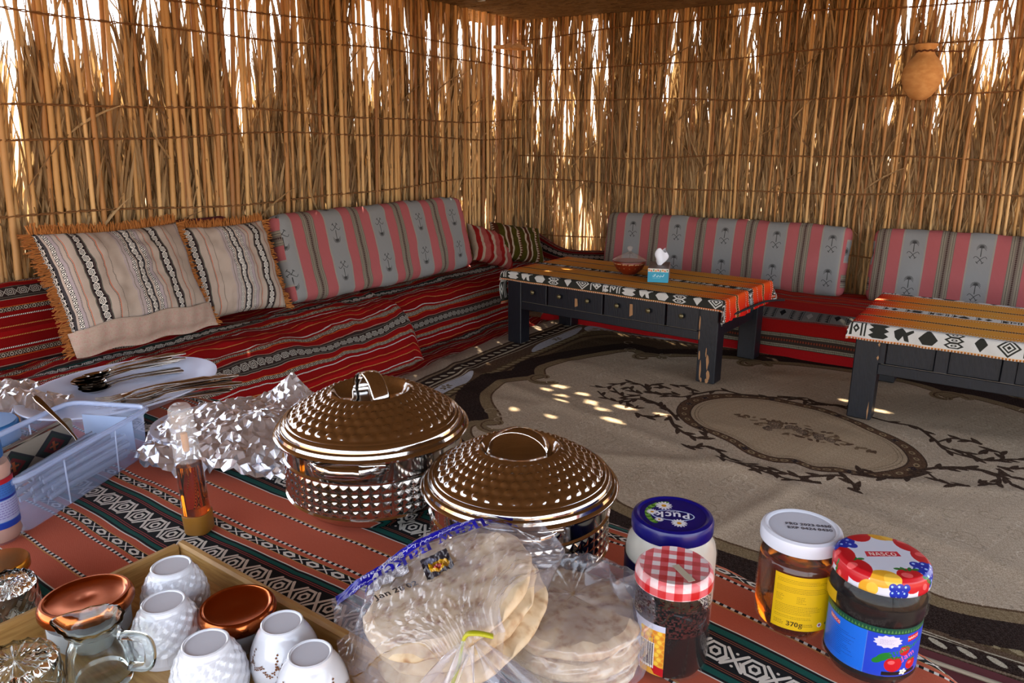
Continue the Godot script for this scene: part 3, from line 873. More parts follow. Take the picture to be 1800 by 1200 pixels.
func tex_jam_label() -> Image:
	var im := cv(512, 512, Color(0.74, 0.76, 0.84))
	for k in 9: ell(im, 60 + (k % 3) * 60 + (k / 3) * 26, 40 + (k / 3) * 46, 40, 38, Color(0.10, 0.05, 0.12) if k % 2 else Color(0.16, 0.07, 0.17))
	R(im, 300, 60, 212, 452, Color(0.84, 0.62, 0.20))
	for y in 9:
		for x in 6: ell(im, 310 + x * 40 + (y % 2) * 20, 80 + y * 44, 17, 19, [Color(0.90, 0.75, 0.25), Color(0.80, 0.50, 0.14)][(x + y) % 2])
	poly(im, [Vector2(380, 400), Vector2(512, 430), Vector2(512, 512), Vector2(440, 500)], Color(0.70, 0.08, 0.12))
	R(im, 290, 190, 140, 260, WH)
	var x := 300.0; var rg := RandomNumberGenerator.new(); rg.seed = 5
	while x < 418:
		var l := rg.randf_range(2, 7); R(im, x, 200, l, 225, BK); x += l + rg.randf_range(3, 6)
	im.rotate_90(CLOCKWISE); lines(im, 60, 330, 330, 5, 22, Color(0.35, 0.3, 0.45), 5, 4); im.rotate_90(COUNTERCLOCKWISE)
	return im

# ---------------------------------------------------------------- the hut
func leaf(len: float, w: float, curl: float) -> ArrayMesh:
	var s := S.new()
	var n := 5
	for k in n:
		var a := float(k) / n; var b := float(k + 1) / n
		var wa := w * (sin(PI * (0.12 + a * 0.88)) * 0.75 + 0.2 * (1 - a)) * 0.5; var wb := w * (sin(PI * (0.12 + b * 0.88)) * 0.75 + 0.2 * (1 - b)) * 0.5
		var pa := Vector3(curl * a * a * len, a * len, 0); var pb := Vector3(curl * b * b * len, b * len, 0)
		var f := Vector3(0, 0, w * 0.22)
		s.q(pa + Vector3(-wa, 0, 0) + f, pa, pb, pb + Vector3(-wb, 0, 0) + f)
		s.q(pa, pa + Vector3(wa, 0, 0) + f, pb + Vector3(wb, 0, 0) + f, pb)
	return s.mesh()

func multi(called: String, m: Mesh, T: Array, C: Array, material: Material, parent: Node):
	var mm := MultiMesh.new()
	mm.transform_format = MultiMesh.TRANSFORM_3D; mm.use_colors = true
	mm.mesh = m; mm.instance_count = T.size()
	for k in T.size():
		mm.set_instance_transform(k, T[k]); mm.set_instance_color(k, C[k])
	var o := MultiMeshInstance3D.new()
	o.multimesh = mm; o.material_override = material; o.name = called
	o.set_meta("kind", "stuff")
	parent.add_child(o, true)

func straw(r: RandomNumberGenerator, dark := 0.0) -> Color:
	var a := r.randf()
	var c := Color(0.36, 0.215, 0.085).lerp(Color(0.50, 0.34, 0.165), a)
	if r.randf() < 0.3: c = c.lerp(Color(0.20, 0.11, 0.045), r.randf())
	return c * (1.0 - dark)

func bell(x: float, c: float, w: float) -> float:
	return exp(-(x - c) * (x - c) / (w * w))

func reed_wall(called: String, at: Vector3, turn: float, length: float, spacing: float, stalk_r: float, gap: Callable, seed_: int, ropes: Array, lean: float):
	var w := Node3D.new()
	w.name = called; w.set_meta("kind", "structure"); add_child(w)
	w.position = at; w.rotation.y = turn
	var r := RandomNumberGenerator.new(); r.seed = seed_
	# stalks: a few shapes and tones, each stalk a part of its own
	var shapes := []
	for k in 8:
		var s := S.new()
		var pts := []; var rad := []
		var bx := r.randf_range(-.012, .012); var bz := r.randf_range(-.006, .006)
		for e in 9:
			var t := e / 8.0
			pts.append(Vector3(bx * sin(t * PI) + r.randf_range(-.002, .002), t * 2.12, bz * sin(t * PI * 1.4)))
			rad.append(stalk_r * lerpf(1.12, 0.72, t) * r.randf_range(.94, 1.06))
		s.tube(pts, rad, 7)
		shapes.append(s.mesh())
	var tones := []
	for c in [Color(0.82, 0.65, 0.41), Color(0.77, 0.59, 0.35), Color(0.86, 0.69, 0.45), Color(0.68, 0.48, 0.26), Color(0.74, 0.56, 0.34), Color(0.60, 0.41, 0.22)]:
		var m := mat(c, 0.62)
		m.heightmap_enabled = false
		tones.append(m)
	var T1 := []; var C1 := []; var T2 := []; var C2 := []; var T3 := []; var C3 := []
	var s0 := 0.02
	var n_st := 0
	while s0 < length:
		var up := r.randf() < 0.8
		var sc := r.randf_range(0.75, 1.2)
		var tilt := r.randfn(0.0, 0.012) + lean * (1.0 - s0 / length * .8 if lean < 0 else s0 / length)
		var b := Basis(Vector3.BACK, tilt) * Basis(Vector3.UP, r.randf() * TAU) * Basis.from_scale(Vector3(sc, 1, sc))
		var o := Vector3(s0, 0, r.randf_range(-.004, .018))
		if not up:
			b = Basis(Vector3.BACK, tilt) * Basis(Vector3.BACK, PI) * Basis.from_scale(Vector3(sc, 1, sc)); o += Basis(Vector3.BACK, tilt) * Vector3(0, 2.1, 0)
		put("palm_stalk", shapes[r.randi() % 8], tones[r.randi() % 6], w, Transform3D(b, o))
		n_st += 1
		# leaflets along the stalk
		var y := r.randf_range(0, .03)
		while y < 2.05:
			for sg in [-1.0, 1.0]:
				var sx: float = s0 - sin(tilt) * y + sg * stalk_r * 0.6
				var op: float = maxf(maxf(gap.call(sx, y + .04), gap.call(sx, y + .15)), gap.call(sx, y + .27))
				if r.randf() < op * 0.92 or r.randf() < 0.10: continue
				var ang: float = -sg * deg_to_rad(r.randf_range(1, 10)) + tilt
				if r.randf() < 0.05: ang *= r.randf_range(1.6, 3.2)
				var bb := Basis(Vector3.BACK, ang) * Basis(Vector3.RIGHT, r.randf_range(-.05, .07)) * Basis(Vector3.UP, r.randf_range(-.9, .9))
				bb = bb * Basis.from_scale(Vector3(sg * r.randf_range(.7, 1.2), r.randf_range(.6, 1.15), 1))
				T1.append(Transform3D(bb, Vector3(sx, y, r.randf_range(-.016, .004)))); C1.append(straw(r))
			y += r.randf_range(.022, .036)
		s0 += spacing * r.randf_range(.65, 1.35)
	# two layers of dry blades behind
	var area := length * 2.1
	for k in int(area * 430):
		var sx := r.randf() * length; var y := r.randf_range(-.3, 1.98)
		var op: float = maxf(maxf(gap.call(sx, y + .05), gap.call(sx, y + .22)), gap.call(sx, y + .38))
		if r.randf() < op: continue
		var bb := Basis(Vector3.BACK, r.randfn(0.0, .07)) * Basis(Vector3.UP, r.randf_range(-.7, .7)) * Basis.from_scale(Vector3(r.randf_range(.7, 1.3), r.randf_range(.6, 1.1) * (1.0 - op * .4), 1))
		T2.append(Transform3D(bb, Vector3(sx, maxf(y, 0.0), r.randf_range(-.06, -.02)))); C2.append(straw(r, .12))
	# a few loose blades that stick out
	for k in int(length * 16):
		var a := r.randf_range(-.9, .9)
		T3.append(Transform3D(Basis(Vector3.BACK, a) * Basis(Vector3.RIGHT, r.randf_range(.02, .22)) * Basis(Vector3.UP, r.randf_range(-.8, .8)), Vector3(r.randf() * length, r.randf_range(.5, 1.75), .012))); C3.append(straw(r))
	var lm := mat(Color.WHITE, 0.7)
	lm.vertex_color_use_as_albedo = true; lm.backlight_enabled = true; lm.backlight = Color(0.8, 0.8, 0.8)
	multi("palm_leaflets", leaf(.34, .016, .05), T1, C1, lm, w)
	multi("dry_blades", leaf(.5, .034, .03), T2, C2, lm, w)
	multi("loose_blades", leaf(.3, .013, .25), T3, C3, lm, w)
	# rope: two thin strands crossing at every few stalks
	var rope := mat(Color(0.50, 0.34, 0.18), 0.9)
	for y in ropes:
		var s := S.new()
		for ph in 2:
			var pts := []
			var n := int(length / 0.03)
			for k in n + 1:
				var x := length * k / n
				pts.append(Vector3(x, y + (sin(x * 1.7 + y * 9) * .02 + sin(x * 5.1 + y * 5) * .006) + sin(x * 60 + ph * PI) * .004, .026 + cos(x * 60 + ph * PI) * .008))
			s.tube(pts, .0028, 5)
		put("rope", s, rope, w)
	return w

func build_setting():
	var sand := mat(Color(0.72, 0.60, 0.45), 0.95)
	tri_noise(sand, [[0.0, Color(0.66, 0.54, 0.40)], [1.0, Color(0.80, 0.69, 0.54)]], Vector3(.7, .7, .7), .03, 3)
	var s := S.new()
	s.box(Vector3(-1, -0.06, -2.5), Vector3(70, 0.1, 70), 0.0)
	struct("ground", s, sand)
	var fl := S.new()
	fl.box(Vector3(-0.9, -0.006, -1.35), Vector3(5.2, 0.014, 7.7), 0.004)
	struct("floor", fl, tri_noise(mat(Color.WHITE, .95), [[0, Color(0.42, 0.34, 0.25)], [1, Color(0.52, 0.43, 0.32)]], Vector3(2, 2, 2), .05, 8))
	var gn := FastNoiseLite.new(); gn.seed = 5; gn.frequency = 1.0; gn.fractal_octaves = 2
	# openings in the reeds: sparse high up and where the mat has worn thin
	var gap_l := func(x: float, y: float) -> float:
		var z := -1.15 - x
		var n := gn.get_noise_2d(x * 10.0, y * 1.1) * .5 + .5
		var t: float = 0.36 * smoothstep(1.3, 1.85, y) * (1.0 - 0.45 * bell(z, -4.0, .5)) + 0.13 * bell(z, -4.75, .35) - 0.22 * smoothstep(1.25, .6, y) * smoothstep(-4.0, -3.4, z)
		t += .35 * bell(x, .28, .03) * smoothstep(.9, 1.2, y)
		t -= .5 * bell(z, -3.15, .16)
		return smoothstep(.665, .85, n + t)
	var gap_b := func(x: float, y: float) -> float:
		var wx := -3.42 + x
		var n := gn.get_noise_2d(x * 12.0 + 40, y * 1.5) * .5 + .5
		var t := 0.46 * bell(y, 1.945, .05) + .16 * bell(y, 1.5, .2) + .42 * bell(wx, -2.88, .22) * bell(y, .52, .22) + .12 * bell(wx, -2.8, .3)
		t += .3 * smoothstep(-.75, -.4, wx) * smoothstep(1.5, 1.85, y) - .1 * smoothstep(1.0, .6, y)
		t -= .3 * bell(wx, -2.55, .1) * smoothstep(.8, 1.2, y) + .4 * bell(wx, -1.05, .12)
		return smoothstep(.675, .84, n + t)
	reed_wall("wall_left", Vector3(-3.4, 0, -1.15), PI / 2, 4.0, 0.039, 0.0125, gap_l, 11, [1.24, 1.36, 1.74, 1.85, 0.92, 0.45], -.065)
	reed_wall("wall_back", Vector3(-3.42, 0, -5.12), 0.0, 5.1, 0.033, 0.0085, gap_b, 12, [1.485, 1.105, 1.97, 1.74, 0.90, 0.5], .03)
	# ceiling: rows of thin reeds on poles, with a few worn holes
	var c := Node3D.new(); c.name = "ceiling"; c.set_meta("kind", "structure"); add_child(c)
	var holes := []
	for p in [[-1.82, -3.01], [-1.79, -3.085], [-1.63, -3.05], [-1.70, -2.96], [-1.53, -2.95], [-1.45, -2.90], [-1.33, -2.79], [-1.80, -2.68], [-1.66, -2.88], [-1.37, -2.98], [-1.18, -2.99], [-1.60, -2.70], [-0.52, -3.66], [-0.36, -3.60], [-0.2, -3.72], [-2.35, -3.2]]:
		holes.append([p[0] - 2.12 * 0.634, p[1] - 2.12 * 0.549, rng.randf_range(.020, .034)])
	for p in [[-2.9, -3.12, .36], [-2.84, -3.0, .36], [-2.62, -4.35, .35], [-2.9, -2.42, .40], [-2.36, -4.0, .455], [-2.28, -3.75, .455], [-2.2, -3.86, .455]]:
		holes.append([p[0] - (2.12 - p[2]) * 0.634, p[1] - (2.12 - p[2]) * 0.549, .016])
	var T := []; var C := []
	var r := RandomNumberGenerator.new(); r.seed = 77
	for lay in 3:
		var z := -5.3
		while z < 1.5:
			var x := -3.8 + r.randf() * .05
			while x < 1.9:
				var L := .05
				var open := false
				for h in holes:
					var dx: float = absf(x + L * .5 - h[0]) - L * .5; var dz: float = z - h[1]
					if dx < h[2] and absf(dz) < h[2] * .8: open = true
				if not open:
					T.append(Transform3D(Basis(Vector3.UP, r.randfn(0, .012)) * Basis.from_scale(Vector3(1, r.randf_range(.85, 1.25), r.randf_range(.9, 1.3))), Vector3(x, 2.105 - .021 * (x + 3.4) + lay * .011 + r.randf_range(-.002, .002), z)))
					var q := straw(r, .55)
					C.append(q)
				x += L
			z += .0115 if lay < 2 else .014
	var rs := S.new()
	rs.tube([Vector3(-.001, 0, 0), Vector3(.0525, 0, 0)], .0068, 6, false)
	var rm := mat(Color.WHITE, .75); rm.vertex_color_use_as_albedo = true
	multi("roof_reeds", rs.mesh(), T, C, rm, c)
	var pm := mat(Color(0.42, 0.28, 0.15), .8)
	for z in [-5.16, -3.2, -1.2, 0.0, 1.35]:
		var s2 := S.new()
		var pts := []
		for k in 12: pts.append(Vector3(-3.78 + k * .515, 2.168 - .021 * (k * .515 - .38) + sin(k * 2.1) * .006, z + sin(k * 1.3) * .01))
		s2.tube(pts, .035, 8)
		put("roof_pole", s2, pm, c)
	var n := 0
	for p in [Vector2(-3.47, -5.18), Vector2(1.72, -5.18), Vector2(-3.47, -1.1), Vector2(1.72, 1.35), Vector2(-3.47, 1.35), Vector2(-0.93, -5.18)]:
		var s3 := S.new()
		s3.tube([Vector3(p.x, -0.02, p.y), Vector3(p.x + .01, 1.0, p.y), Vector3(p.x, 2.13 - .021 * (p.x + 3.4), p.y)], [.04, .036, .033], 8)
		n += 1
		struct("trim_%d" % n, s3, pm)
	# wood bracket in the corner
	var wb := S.new()
	wb.box(Vector3(0, 0, 0), Vector3(.10, .025, .42), .006)
	var o := put("wood_bracket", wb, tri_noise(mat(Color.WHITE, .7), [[0, Color(0.80, 0.60, 0.38)], [1, Color(0.92, 0.76, 0.54)]], Vector3(3, 8, 3), .03, 9))
	var cur := S.new()
	cur.grid(func(u, v): return Vector3(.055 + .012 * sin(u * 9), .012 + .016 * absf(sin(u * PI * 2.3)) - v * .03, .21 - u * .28), 20, 3)
	put("bark_curl", cur, mat(Color(0.78, 0.62, 0.44), .8), o)
	o.position = Vector3(-3.30, 1.875, -4.88); o.rotation = Vector3(.06, .12, 0)
	tag(o, "pale piece of raw wood stuck in the reed wall near the corner", "wood")

# ---------------------------------------------------------------- soft furnishings
func rbox(size: Vector3, rad: float, sx: float, sy: float, n := 18, bulge := 0.0, nz: FastNoiseLite = null, amp := 0.0) -> S:
	# rounded cushion: front is +z; u runs along x at sx metres a repeat, v down y at sy
	var s := S.new()
	var h := size / 2; var inr := h - Vector3.ONE * rad
	var faces := [[Vector3.RIGHT, Vector3.UP], [Vector3.LEFT, Vector3.UP], [Vector3.FORWARD, Vector3.UP], [Vector3.BACK, Vector3.UP], [Vector3.RIGHT, Vector3.FORWARD], [Vector3.RIGHT, Vector3.BACK]]
	for fc in faces:
		var e: Vector3 = fc[0]; var f: Vector3 = fc[1]; var nn: Vector3 = e.cross(f)
		var he := absf(h.dot(e)); var hf := absf(h.dot(f)); var hn := absf(h.dot(nn))
		var fun := func(u: float, v: float) -> Vector3:
			var uu := u * 2 - 1; var vv := v * 2 - 1
			# crowd the grid near the edges
			uu = signf(uu) * (1.0 - pow(1.0 - absf(uu), 1.35)); vv = signf(vv) * (1.0 - pow(1.0 - absf(vv), 1.35))
			var p := e * he * uu + f * hf * vv + nn * hn
			var c := p.clamp(-inr, inr)
			p = c + (p - c).normalized() * rad
			var k := Vector3(p.x / h.x, p.y / h.y, p.z / h.z)
			p.z += bulge * signf(p.z) * (1 - k.x * k.x) * (1 - k.y * k.y) * minf(1.0, absf(k.z))
			p.y += bulge * .6 * signf(p.y) * (1 - k.x * k.x) * (1 - k.z * k.z) * pow(absf(k.y), 4)
			if nz != null: p += Vector3(nz.get_noise_3dv(p * 9), nz.get_noise_3dv(p * 9 + Vector3.ONE * 7), nz.get_noise_3dv(p * 9 + Vector3.ONE * 17)) * amp
			return p
		var uvf := func(u: float, v: float) -> Vector2:
			var p: Vector3 = fun.call(u, v)
			if absf(nn.z) > .5: return Vector2(p.x / sx, -p.y / sy)
			if absf(nn.y) > .5: return Vector2(p.x / sx, (-h.y * signf(p.y) - signf(p.y) * (h.z - p.z)) / sy)
			return Vector2((p.y * 0.9) / sx, (p.z + .02) / sy)
		s.grid(fun, n * (2 if absf(e.x) > .5 and size.x > .6 else 1), n, uvf)
	return s

func pillow(w: float, h: float, t: float, uv: Vector2, seed_: int, off := Vector2.ZERO) -> S:
	var s := S.new()
	var nz := FastNoiseLite.new(); nz.seed = seed_; nz.frequency = 5.0; nz.fractal_octaves = 3
	for sd in [1.0, -1.0]:
		s.grid(func(u, v):
			var x: float = (u * 2 - 1) * sd; var y: float = v * 2 - 1
			var pinch := 1.0 - .07 * (1 - pow(absf(y), 2.0)) * pow(absf(x), 3) ; var pinch2 := 1.0 - .08 * (1 - x * x) * pow(absf(y), 3)
			var z: float = sd * t * .5 * pow(maxf((1 - pow(absf(x), 2.6)) * (1 - pow(absf(y), 2.6)), 0.0), .5)
			var p := Vector3(x * w * .5 * pinch, y * h * .5 * pinch2, z)
			var wr := nz.get_noise_2d(p.x * 2 + sd, p.y * 2) * .020 * (1 - x * x * .6)
			p.z += wr * sd * (1.0 if absf(x) < .98 and absf(y) < .98 else 0.0)
			p.x += nz.get_noise_2d(p.y * 1.2, 9) * .008
			return p, 40, 32, func(u, v): return Vector2((u - .5) * w / uv.x * sd, -(v - .5) * h / uv.y) + off)
	return s

func mattress(length: float, prof: Array, tile: Vector2, seed_: int, amp: float, wave: float, voff := 0.0, folds := 0.0) -> S:
	# prof: Vector2(out from the wall, height); swept along +x; u along, v across
	var L := [0.0]
	for k in range(1, prof.size()): L.append(L[k - 1] + prof[k].distance_to(prof[k - 1]))
	var nz := FastNoiseLite.new(); nz.seed = seed_; nz.frequency = 1.0; nz.fractal_octaves = 3
	var at := func(v: float) -> Vector2:
		var d: float = v * L[-1]
		for k in range(1, prof.size()):
			if d <= L[k] + 1e-6:
				return prof[k - 1].lerp(prof[k], (d - L[k - 1]) / (L[k] - L[k - 1]))
		return prof[-1]
	var fin := func(u: float) -> float:
		var e := minf(u, 1 - u) * length
		return 1.0 if e > .07 else sqrt(maxf(0.0, 1 - pow(1 - e / .07, 2)))
	var uu := func(u: float) -> float:
		# rows crowd at the ends
		var a := u * 2 - 1
		return .5 + .5 * signf(a) * (1 - pow(1 - absf(a), 1.5))
	var fun := func(u0: float, v: float) -> Vector3:
		var u: float = uu.call(u0)
		var p: Vector2 = at.call(v)
		var x := u * length
		var e: float = fin.call(u)
		var top := smoothstep(.05, .2, p.y)
		var n := nz.get_noise_2d(x * 2.2, p.x * 5.0) * amp * top + nz.get_noise_2d(x * 5.5 + 30, p.x * 9.0) * amp * .5 * top
		var fr := smoothstep(.26, .05, p.y) * folds * (sin(x * 17 + nz.get_noise_1d(x * 3) * 5) * .5 + sin(x * 41) * .2)
		return Vector3(x, maxf(.004, (p.y + n) * e), p.x + fr + n * .4 * (1 - top))
	var s := S.new()
	s.grid(fun, 150, 56, func(u0, v):
		var u: float = uu.call(u0)
		var x := u * length
		var p: Vector2 = at.call(v)
		var top := smoothstep(.18, .30, p.y)
		return Vector2(x / tile.x, (v * L[-1] + voff + nz.get_noise_2d(x * 1.6 + 50, v * 4.0) * wave * (.25 + top)) / tile.y), true)
	return s

func chord(pts: Array, n: int) -> Array:
	return smooth(pts, n)

func fringe(edge: Array, out_dir: Vector3, len: float, seed_: int) -> S:
	# a row of soft strands along an edge
	var r := RandomNumberGenerator.new(); r.seed = seed_
	var s := S.new()
	for k in edge.size() - 1:
		var a: Vector3 = edge[k]; var b: Vector3 = edge[k + 1]
		var m := int(a.distance_to(b) / .0055) + 1
		for e in m:
			for lay in 2:
				var p := a.lerp(b, (e + r.randf()) / m) + Vector3(0, 0, r.randf_range(-.006, .006))
				var d := (out_dir if out_dir != Vector3.ZERO else Vector3(p.x, p.y, 0).normalized())
				var side := (b - a).normalized()
				var tip := p + d * len * r.randf_range(.75, 1.15) + side * r.randfn(0, .009) + Vector3(0, -.006, r.randfn(.0, .008))
				var mid := p.lerp(tip, .55) + side * r.randfn(0, .003)
				s.tube([p - d * .006, mid, tip], [.0034, .0032, .0018], 4, false)
	return s

func build_soft():
	var redT := tex_red_cloth()
	var red := tmat(redT, .95)
	var back := tmat(tex_back_cloth(), .95)
	# floor mat of the same red cloth, wrinkled, between the bench and the carpet
	var nz := FastNoiseLite.new(); nz.seed = 3; nz.frequency = 2.2; nz.fractal_octaves = 3
	var mt := S.new()
	mt.grid(func(u, v):
		var x: float = -2.96 + u * .56; var z: float = -4.3 + v * 3.2
		return Vector3(x, .009 + (.018 * absf(nz.get_noise_2d(x * 2, z * 1.0)) + .004 * absf(nz.get_noise_2d(x * 5, z * 3))) * smoothstep(-2.50, -2.62, x), z), 40, 130, func(u, v): return Vector2(v * 3.2 / .36 + nz.get_noise_2d(u, v * 3) * .03, u * .6 / .62 + nz.get_noise_2d(v * 2.2, u * .4) * .13), true)
	tag(put("floor_mat", mt, red), "red striped woven mat lying crumpled on the floor along the front of the left bench", "mat")
	# left bench: two covered mattresses end to end, x runs from the corner to the near end
	var pf := smooth([Vector2(.02, .02), Vector2(.03, .34), Vector2(.12, .375), Vector2(.32, .375), Vector2(.50, .345), Vector2(.60, .295), Vector2(.655, .21), Vector2(.68, .10), Vector2(.70, .012)], 5)
	var mA := mattress(2.15, pf, Vector2(.36, .62), 4, .022, .032, .10, .012)
	var o := put("bench_mattress", mA, red)
	o.position = Vector3(-3.38, 0, -0.92); o.rotation.y = PI / 2
	tag(o, "nearer red striped floor mattress on the left, with the big fringed pillow on it", "mattress")
	var pg := pf.map(func(p): return Vector2(p.x * .76, p.y * .9))
	var mB := mattress(2.10, pg, Vector2(.36, .62), 9, .014, .03, .21, .008)
	o = put("bench_mattress", mB, red)
	o.position = Vector3(-3.38, 0, -2.98); o.rotation.y = PI / 2
	tag(o, "farther red striped floor mattress on the left, reaching into the corner of the hut", "mattress")
	# bench along the back wall
	var ph := smooth([Vector2(.02, .02), Vector2(.03, .26), Vector2(.2, .285), Vector2(.5, .28), Vector2(.66, .262), Vector2(.73, .235), Vector2(.77, .18), Vector2(.785, .10), Vector2(.80, .012)], 5)
	var mC := mattress(4.2, ph, Vector2(.6, 1.1), 14, .010, .012, -.27, .006)
	o = put("bench_mattress", mC, back)
	o.position = Vector3(-2.66, 0, -5.07)
	tag(o, "long red and brown covered floor mattress along the back wall behind the low tables", "mattress")
	# backrests
	var nb := FastNoiseLite.new(); nb.seed = 8; nb.frequency = .5
	var fR := tmat(tex_back_rest(false, 0), .95); var fL := tmat(tex_back_rest(true, 0), .95)
	var grp := ""
	o = put("backrest_cushion", rbox(Vector3(1.66, .44, .13), .05, .335, .21, 20, .012, nb, .012), fR)
	o.position = Vector3(-1.655, .485, -4.93); o.rotation = Vector3(-.14, 0, 0)
	tag(o, "grey and pink palm patterned backrest on the back wall, behind the tissue box table", "backrest")
	o = put("backrest_cushion", rbox(Vector3(1.66, .44, .13), .05, .335, .21, 20, .012, nb, .012), fR)
	o.position = Vector3(.135, .49, -4.93); o.rotation = Vector3(-.14, 0.01, 0)
	tag(o, "grey and pink palm patterned backrest on the back wall, cut by the right edge", "backrest")
	o = put("backrest_cushion", rbox(Vector3(1.50, .47, .14), .05, .335, .21, 20, .015, nb, .014), fL)
	o.position = Vector3(-3.13, .615, -3.235); o.basis = Basis(Vector3.UP, PI / 2 - .03) * Basis(Vector3.RIGHT, -.24)
	tag(o, "faded grey and pink backrest leaning on the left reed wall, its motifs upside down", "backrest")
	o = put("backrest_cushion", rbox(Vector3(.95, .36, .12), .05, .36, .62, 18, .01, nb, .014), red)
	o.position = Vector3(-3.27, .50, -1.28); o.basis = Basis(Vector3.UP, PI / 2) * Basis(Vector3.RIGHT, -.16)
	tag(o, "red striped backrest at the left edge, behind the big fringed pillow", "backrest")
	var mar := mat(Color(0.33, 0.05, 0.08), .95)
	o = put("backrest_cushion", rbox(Vector3(.52, .50, .10), .045, .3, .3, 14, .012, nb, .012), mar)
	o.position = Vector3(-3.30, .605, -2.06); o.basis = Basis(Vector3.UP, PI / 2) * Basis(Vector3.RIGHT, -.10)
	tag(o, "plain maroon backrest mostly hidden behind the second cream pillow", "backrest")
	# draped cover in the corner
	var dr := S.new()
	dr.grid(func(u, v):
		var x: float = -3.3 + u * .82
		var top: float = lerpf(.545, .415, smoothstep(0, .6, u)) + .01 * sin(u * 7)
		var a: float = v
		var y: float = .24 + (top - .24) * sin(minf(a, .62) / .62 * PI / 2) if a < .62 else top - (a - .62) * .5
		return Vector3(x, y, -4.86 - .14 * a - .02 * sin(u * 9) * a), 40, 16, func(u, v): return Vector2(u * .82 / .36, .05 + v * .4 / .62))
	var red2 := tmat(redT, .95); red2.albedo_color = Color(0.72, 0.66, 0.64)
	tag(put("draped_cover", dr, red2), "dark red woven cover draped over a low roll in the far corner", "cloth")
	# cream pillows with fringe
	var pt := tex_pillow()
	var cream := tmat(pt, .95)
	var hem := tri_noise(mat(Color.WHITE, .95), [[0, Color(0.60, 0.52, 0.46)], [.45, Color(0.66, 0.59, 0.53)], [.62, Color(0.66, 0.58, 0.53)], [.72, Color(0.66, 0.44, 0.42)], [.78, Color(0.64, 0.57, 0.51)], [1, Color(0.70, 0.63, 0.57)]], Vector3(7, 7, 7), .03, 4)
	var fr := mat(Color(0.66, 0.41, 0.18), .9)
	for n in 2:
		var w: float = [.66, .50][n]; var h: float = [.50, .47][n]
		var t := thing("cushion", ["large cream pillow with black woven stripes, orange fringe and a plain hem, at the left", "smaller cream pillow with black woven stripes, between the large fringed pillow and the backrest"][n], "pillow", [Vector3(-3.085, .645, -1.655), Vector3(-3.16, .615, -2.205)][n])
		t.basis = Basis(Vector3.UP, PI / 2 + [.10, -.06][n]) * Basis(Vector3.BACK, [-.03, -.02][n]) * Basis(Vector3.RIGHT, [-.42, -.36][n])
		put("cover", pillow(w, h, [.20, .18][n], Vector2(.34, .12), 3 + n, Vector2(.18, 0)), cream, t)
		var tp := []; var lf := []; var rt := []
		for k in 25:
			var e := k / 24.0 * 2 - 1
			tp.append(Vector3(e * w * .5, h * .5 * (1 - .08 * (1 - e * e)), 0)); lf.append(Vector3(-w * .5 * (1 - .07 * (1 - e * e)), e * h * .5, 0)); rt.append(Vector3(w * .5 * (1 - .07 * (1 - e * e)), e * h * .5, 0))
		var f := fringe(tp, Vector3(0, 1, .1).normalized(), .042, 5)
		f.add(fringe(lf, Vector3(-1, 0, .1).normalized(), .045, 6).mesh(), Transform3D.IDENTITY)
		f.add(fringe(rt, Vector3(1, 0, .1).normalized(), .03, 7).mesh(), Transform3D.IDENTITY)
		var fo := put("fringe", f, fr, t); fo.set_meta("kind", "stuff")
		if n == 0:
			var hm := S.new()
			hm.grid(func(u, v):
				var x: float = (u * 2 - 1) * 1.02; var y: float = -1.06 + v * .40
				var yy := minf(absf(y), 1.0)
				var z: float = .10 * pow(maxf((1 - pow(minf(absf(x), 1.0), 2.6)) * (1 - pow(yy, 2.6)), 0.0), .5) + .012
				return Vector3(x * w * .5, y * h * .5 + .006 * sin(x * 9), z + .006 * sin(u * 60) * v * (1 - v) * 2), 60, 8)
			put("hem", hm, hem, t)
			var pp := []
			for k in 21:
				var x := (k / 20.0 * 2 - 1) * .97
				pp.append(Vector3(x * w * .5, -.66 * h * .5 + .006 * sin(x * 9), .10 * sqrt(maxf((1 - pow(absf(x), 2.6)) * (1 - pow(.66, 2.6)), 0.0)) + .009))
			var pi := S.new(); pi.tube(pp, .004, 6)
			put("piping", pi, mat(Color(0.62, 0.55, 0.49), .9), t)
	# two small pillows in the corner
	var pk := Color(0.55, 0.27, 0.24); var rd := Color(0.48, 0.10, 0.09); var wh := Color(0.60, 0.52, 0.44)
	var ol := Color(0.22, 0.19, 0.04); var br := Color(0.26, 0.12, 0.06)
	var sA := tex_stripes([[.06, wh], [.10, rd], [.05, wh], [.12, pk], [.08, rd], [.05, wh], [.14, pk], [.10, rd], [.05, wh], [.15, pk], [.10, rd]], 512)
	var sB := tex_stripes([[.05, br, wh], [.06, br], [.10, ol], [.03, wh], [.06, br], [.03, wh], [.10, ol], [.05, br, wh], [.10, ol], [.03, wh], [.06, br], [.03, wh], [.10, ol], [.06, br, wh], [.10, ol], [.04, wh]], 512)
	for n in 2:
		var t := put("cushion", pillow([.40, .44][n], [.29, .30][n], .13, [Vector2(.40, .3), Vector2(.44, .3)][n], 12 + n, Vector2(.5, 0)), tmat([sA, sB][n], .95))
		t.position = [Vector3(-3.10, .475, -4.30), Vector3(-3.04, .475, -4.56)][n]
		t.basis = Basis(Vector3.UP, [1.35, 1.12][n]) * Basis(Vector3.BACK, [-.30, -.18][n]) * Basis(Vector3.RIGHT, -.55)
		tag(t, ["small pillow with pink and red stripes beside the end of the leaning backrest", "small pillow with olive green and white stripes in the corner beside the pink one"][n], "pillow")
	# carpet
	var cn := FastNoiseLite.new(); cn.seed = 31; cn.frequency = 1.1; cn.fractal_octaves = 3
	var cp := S.new()
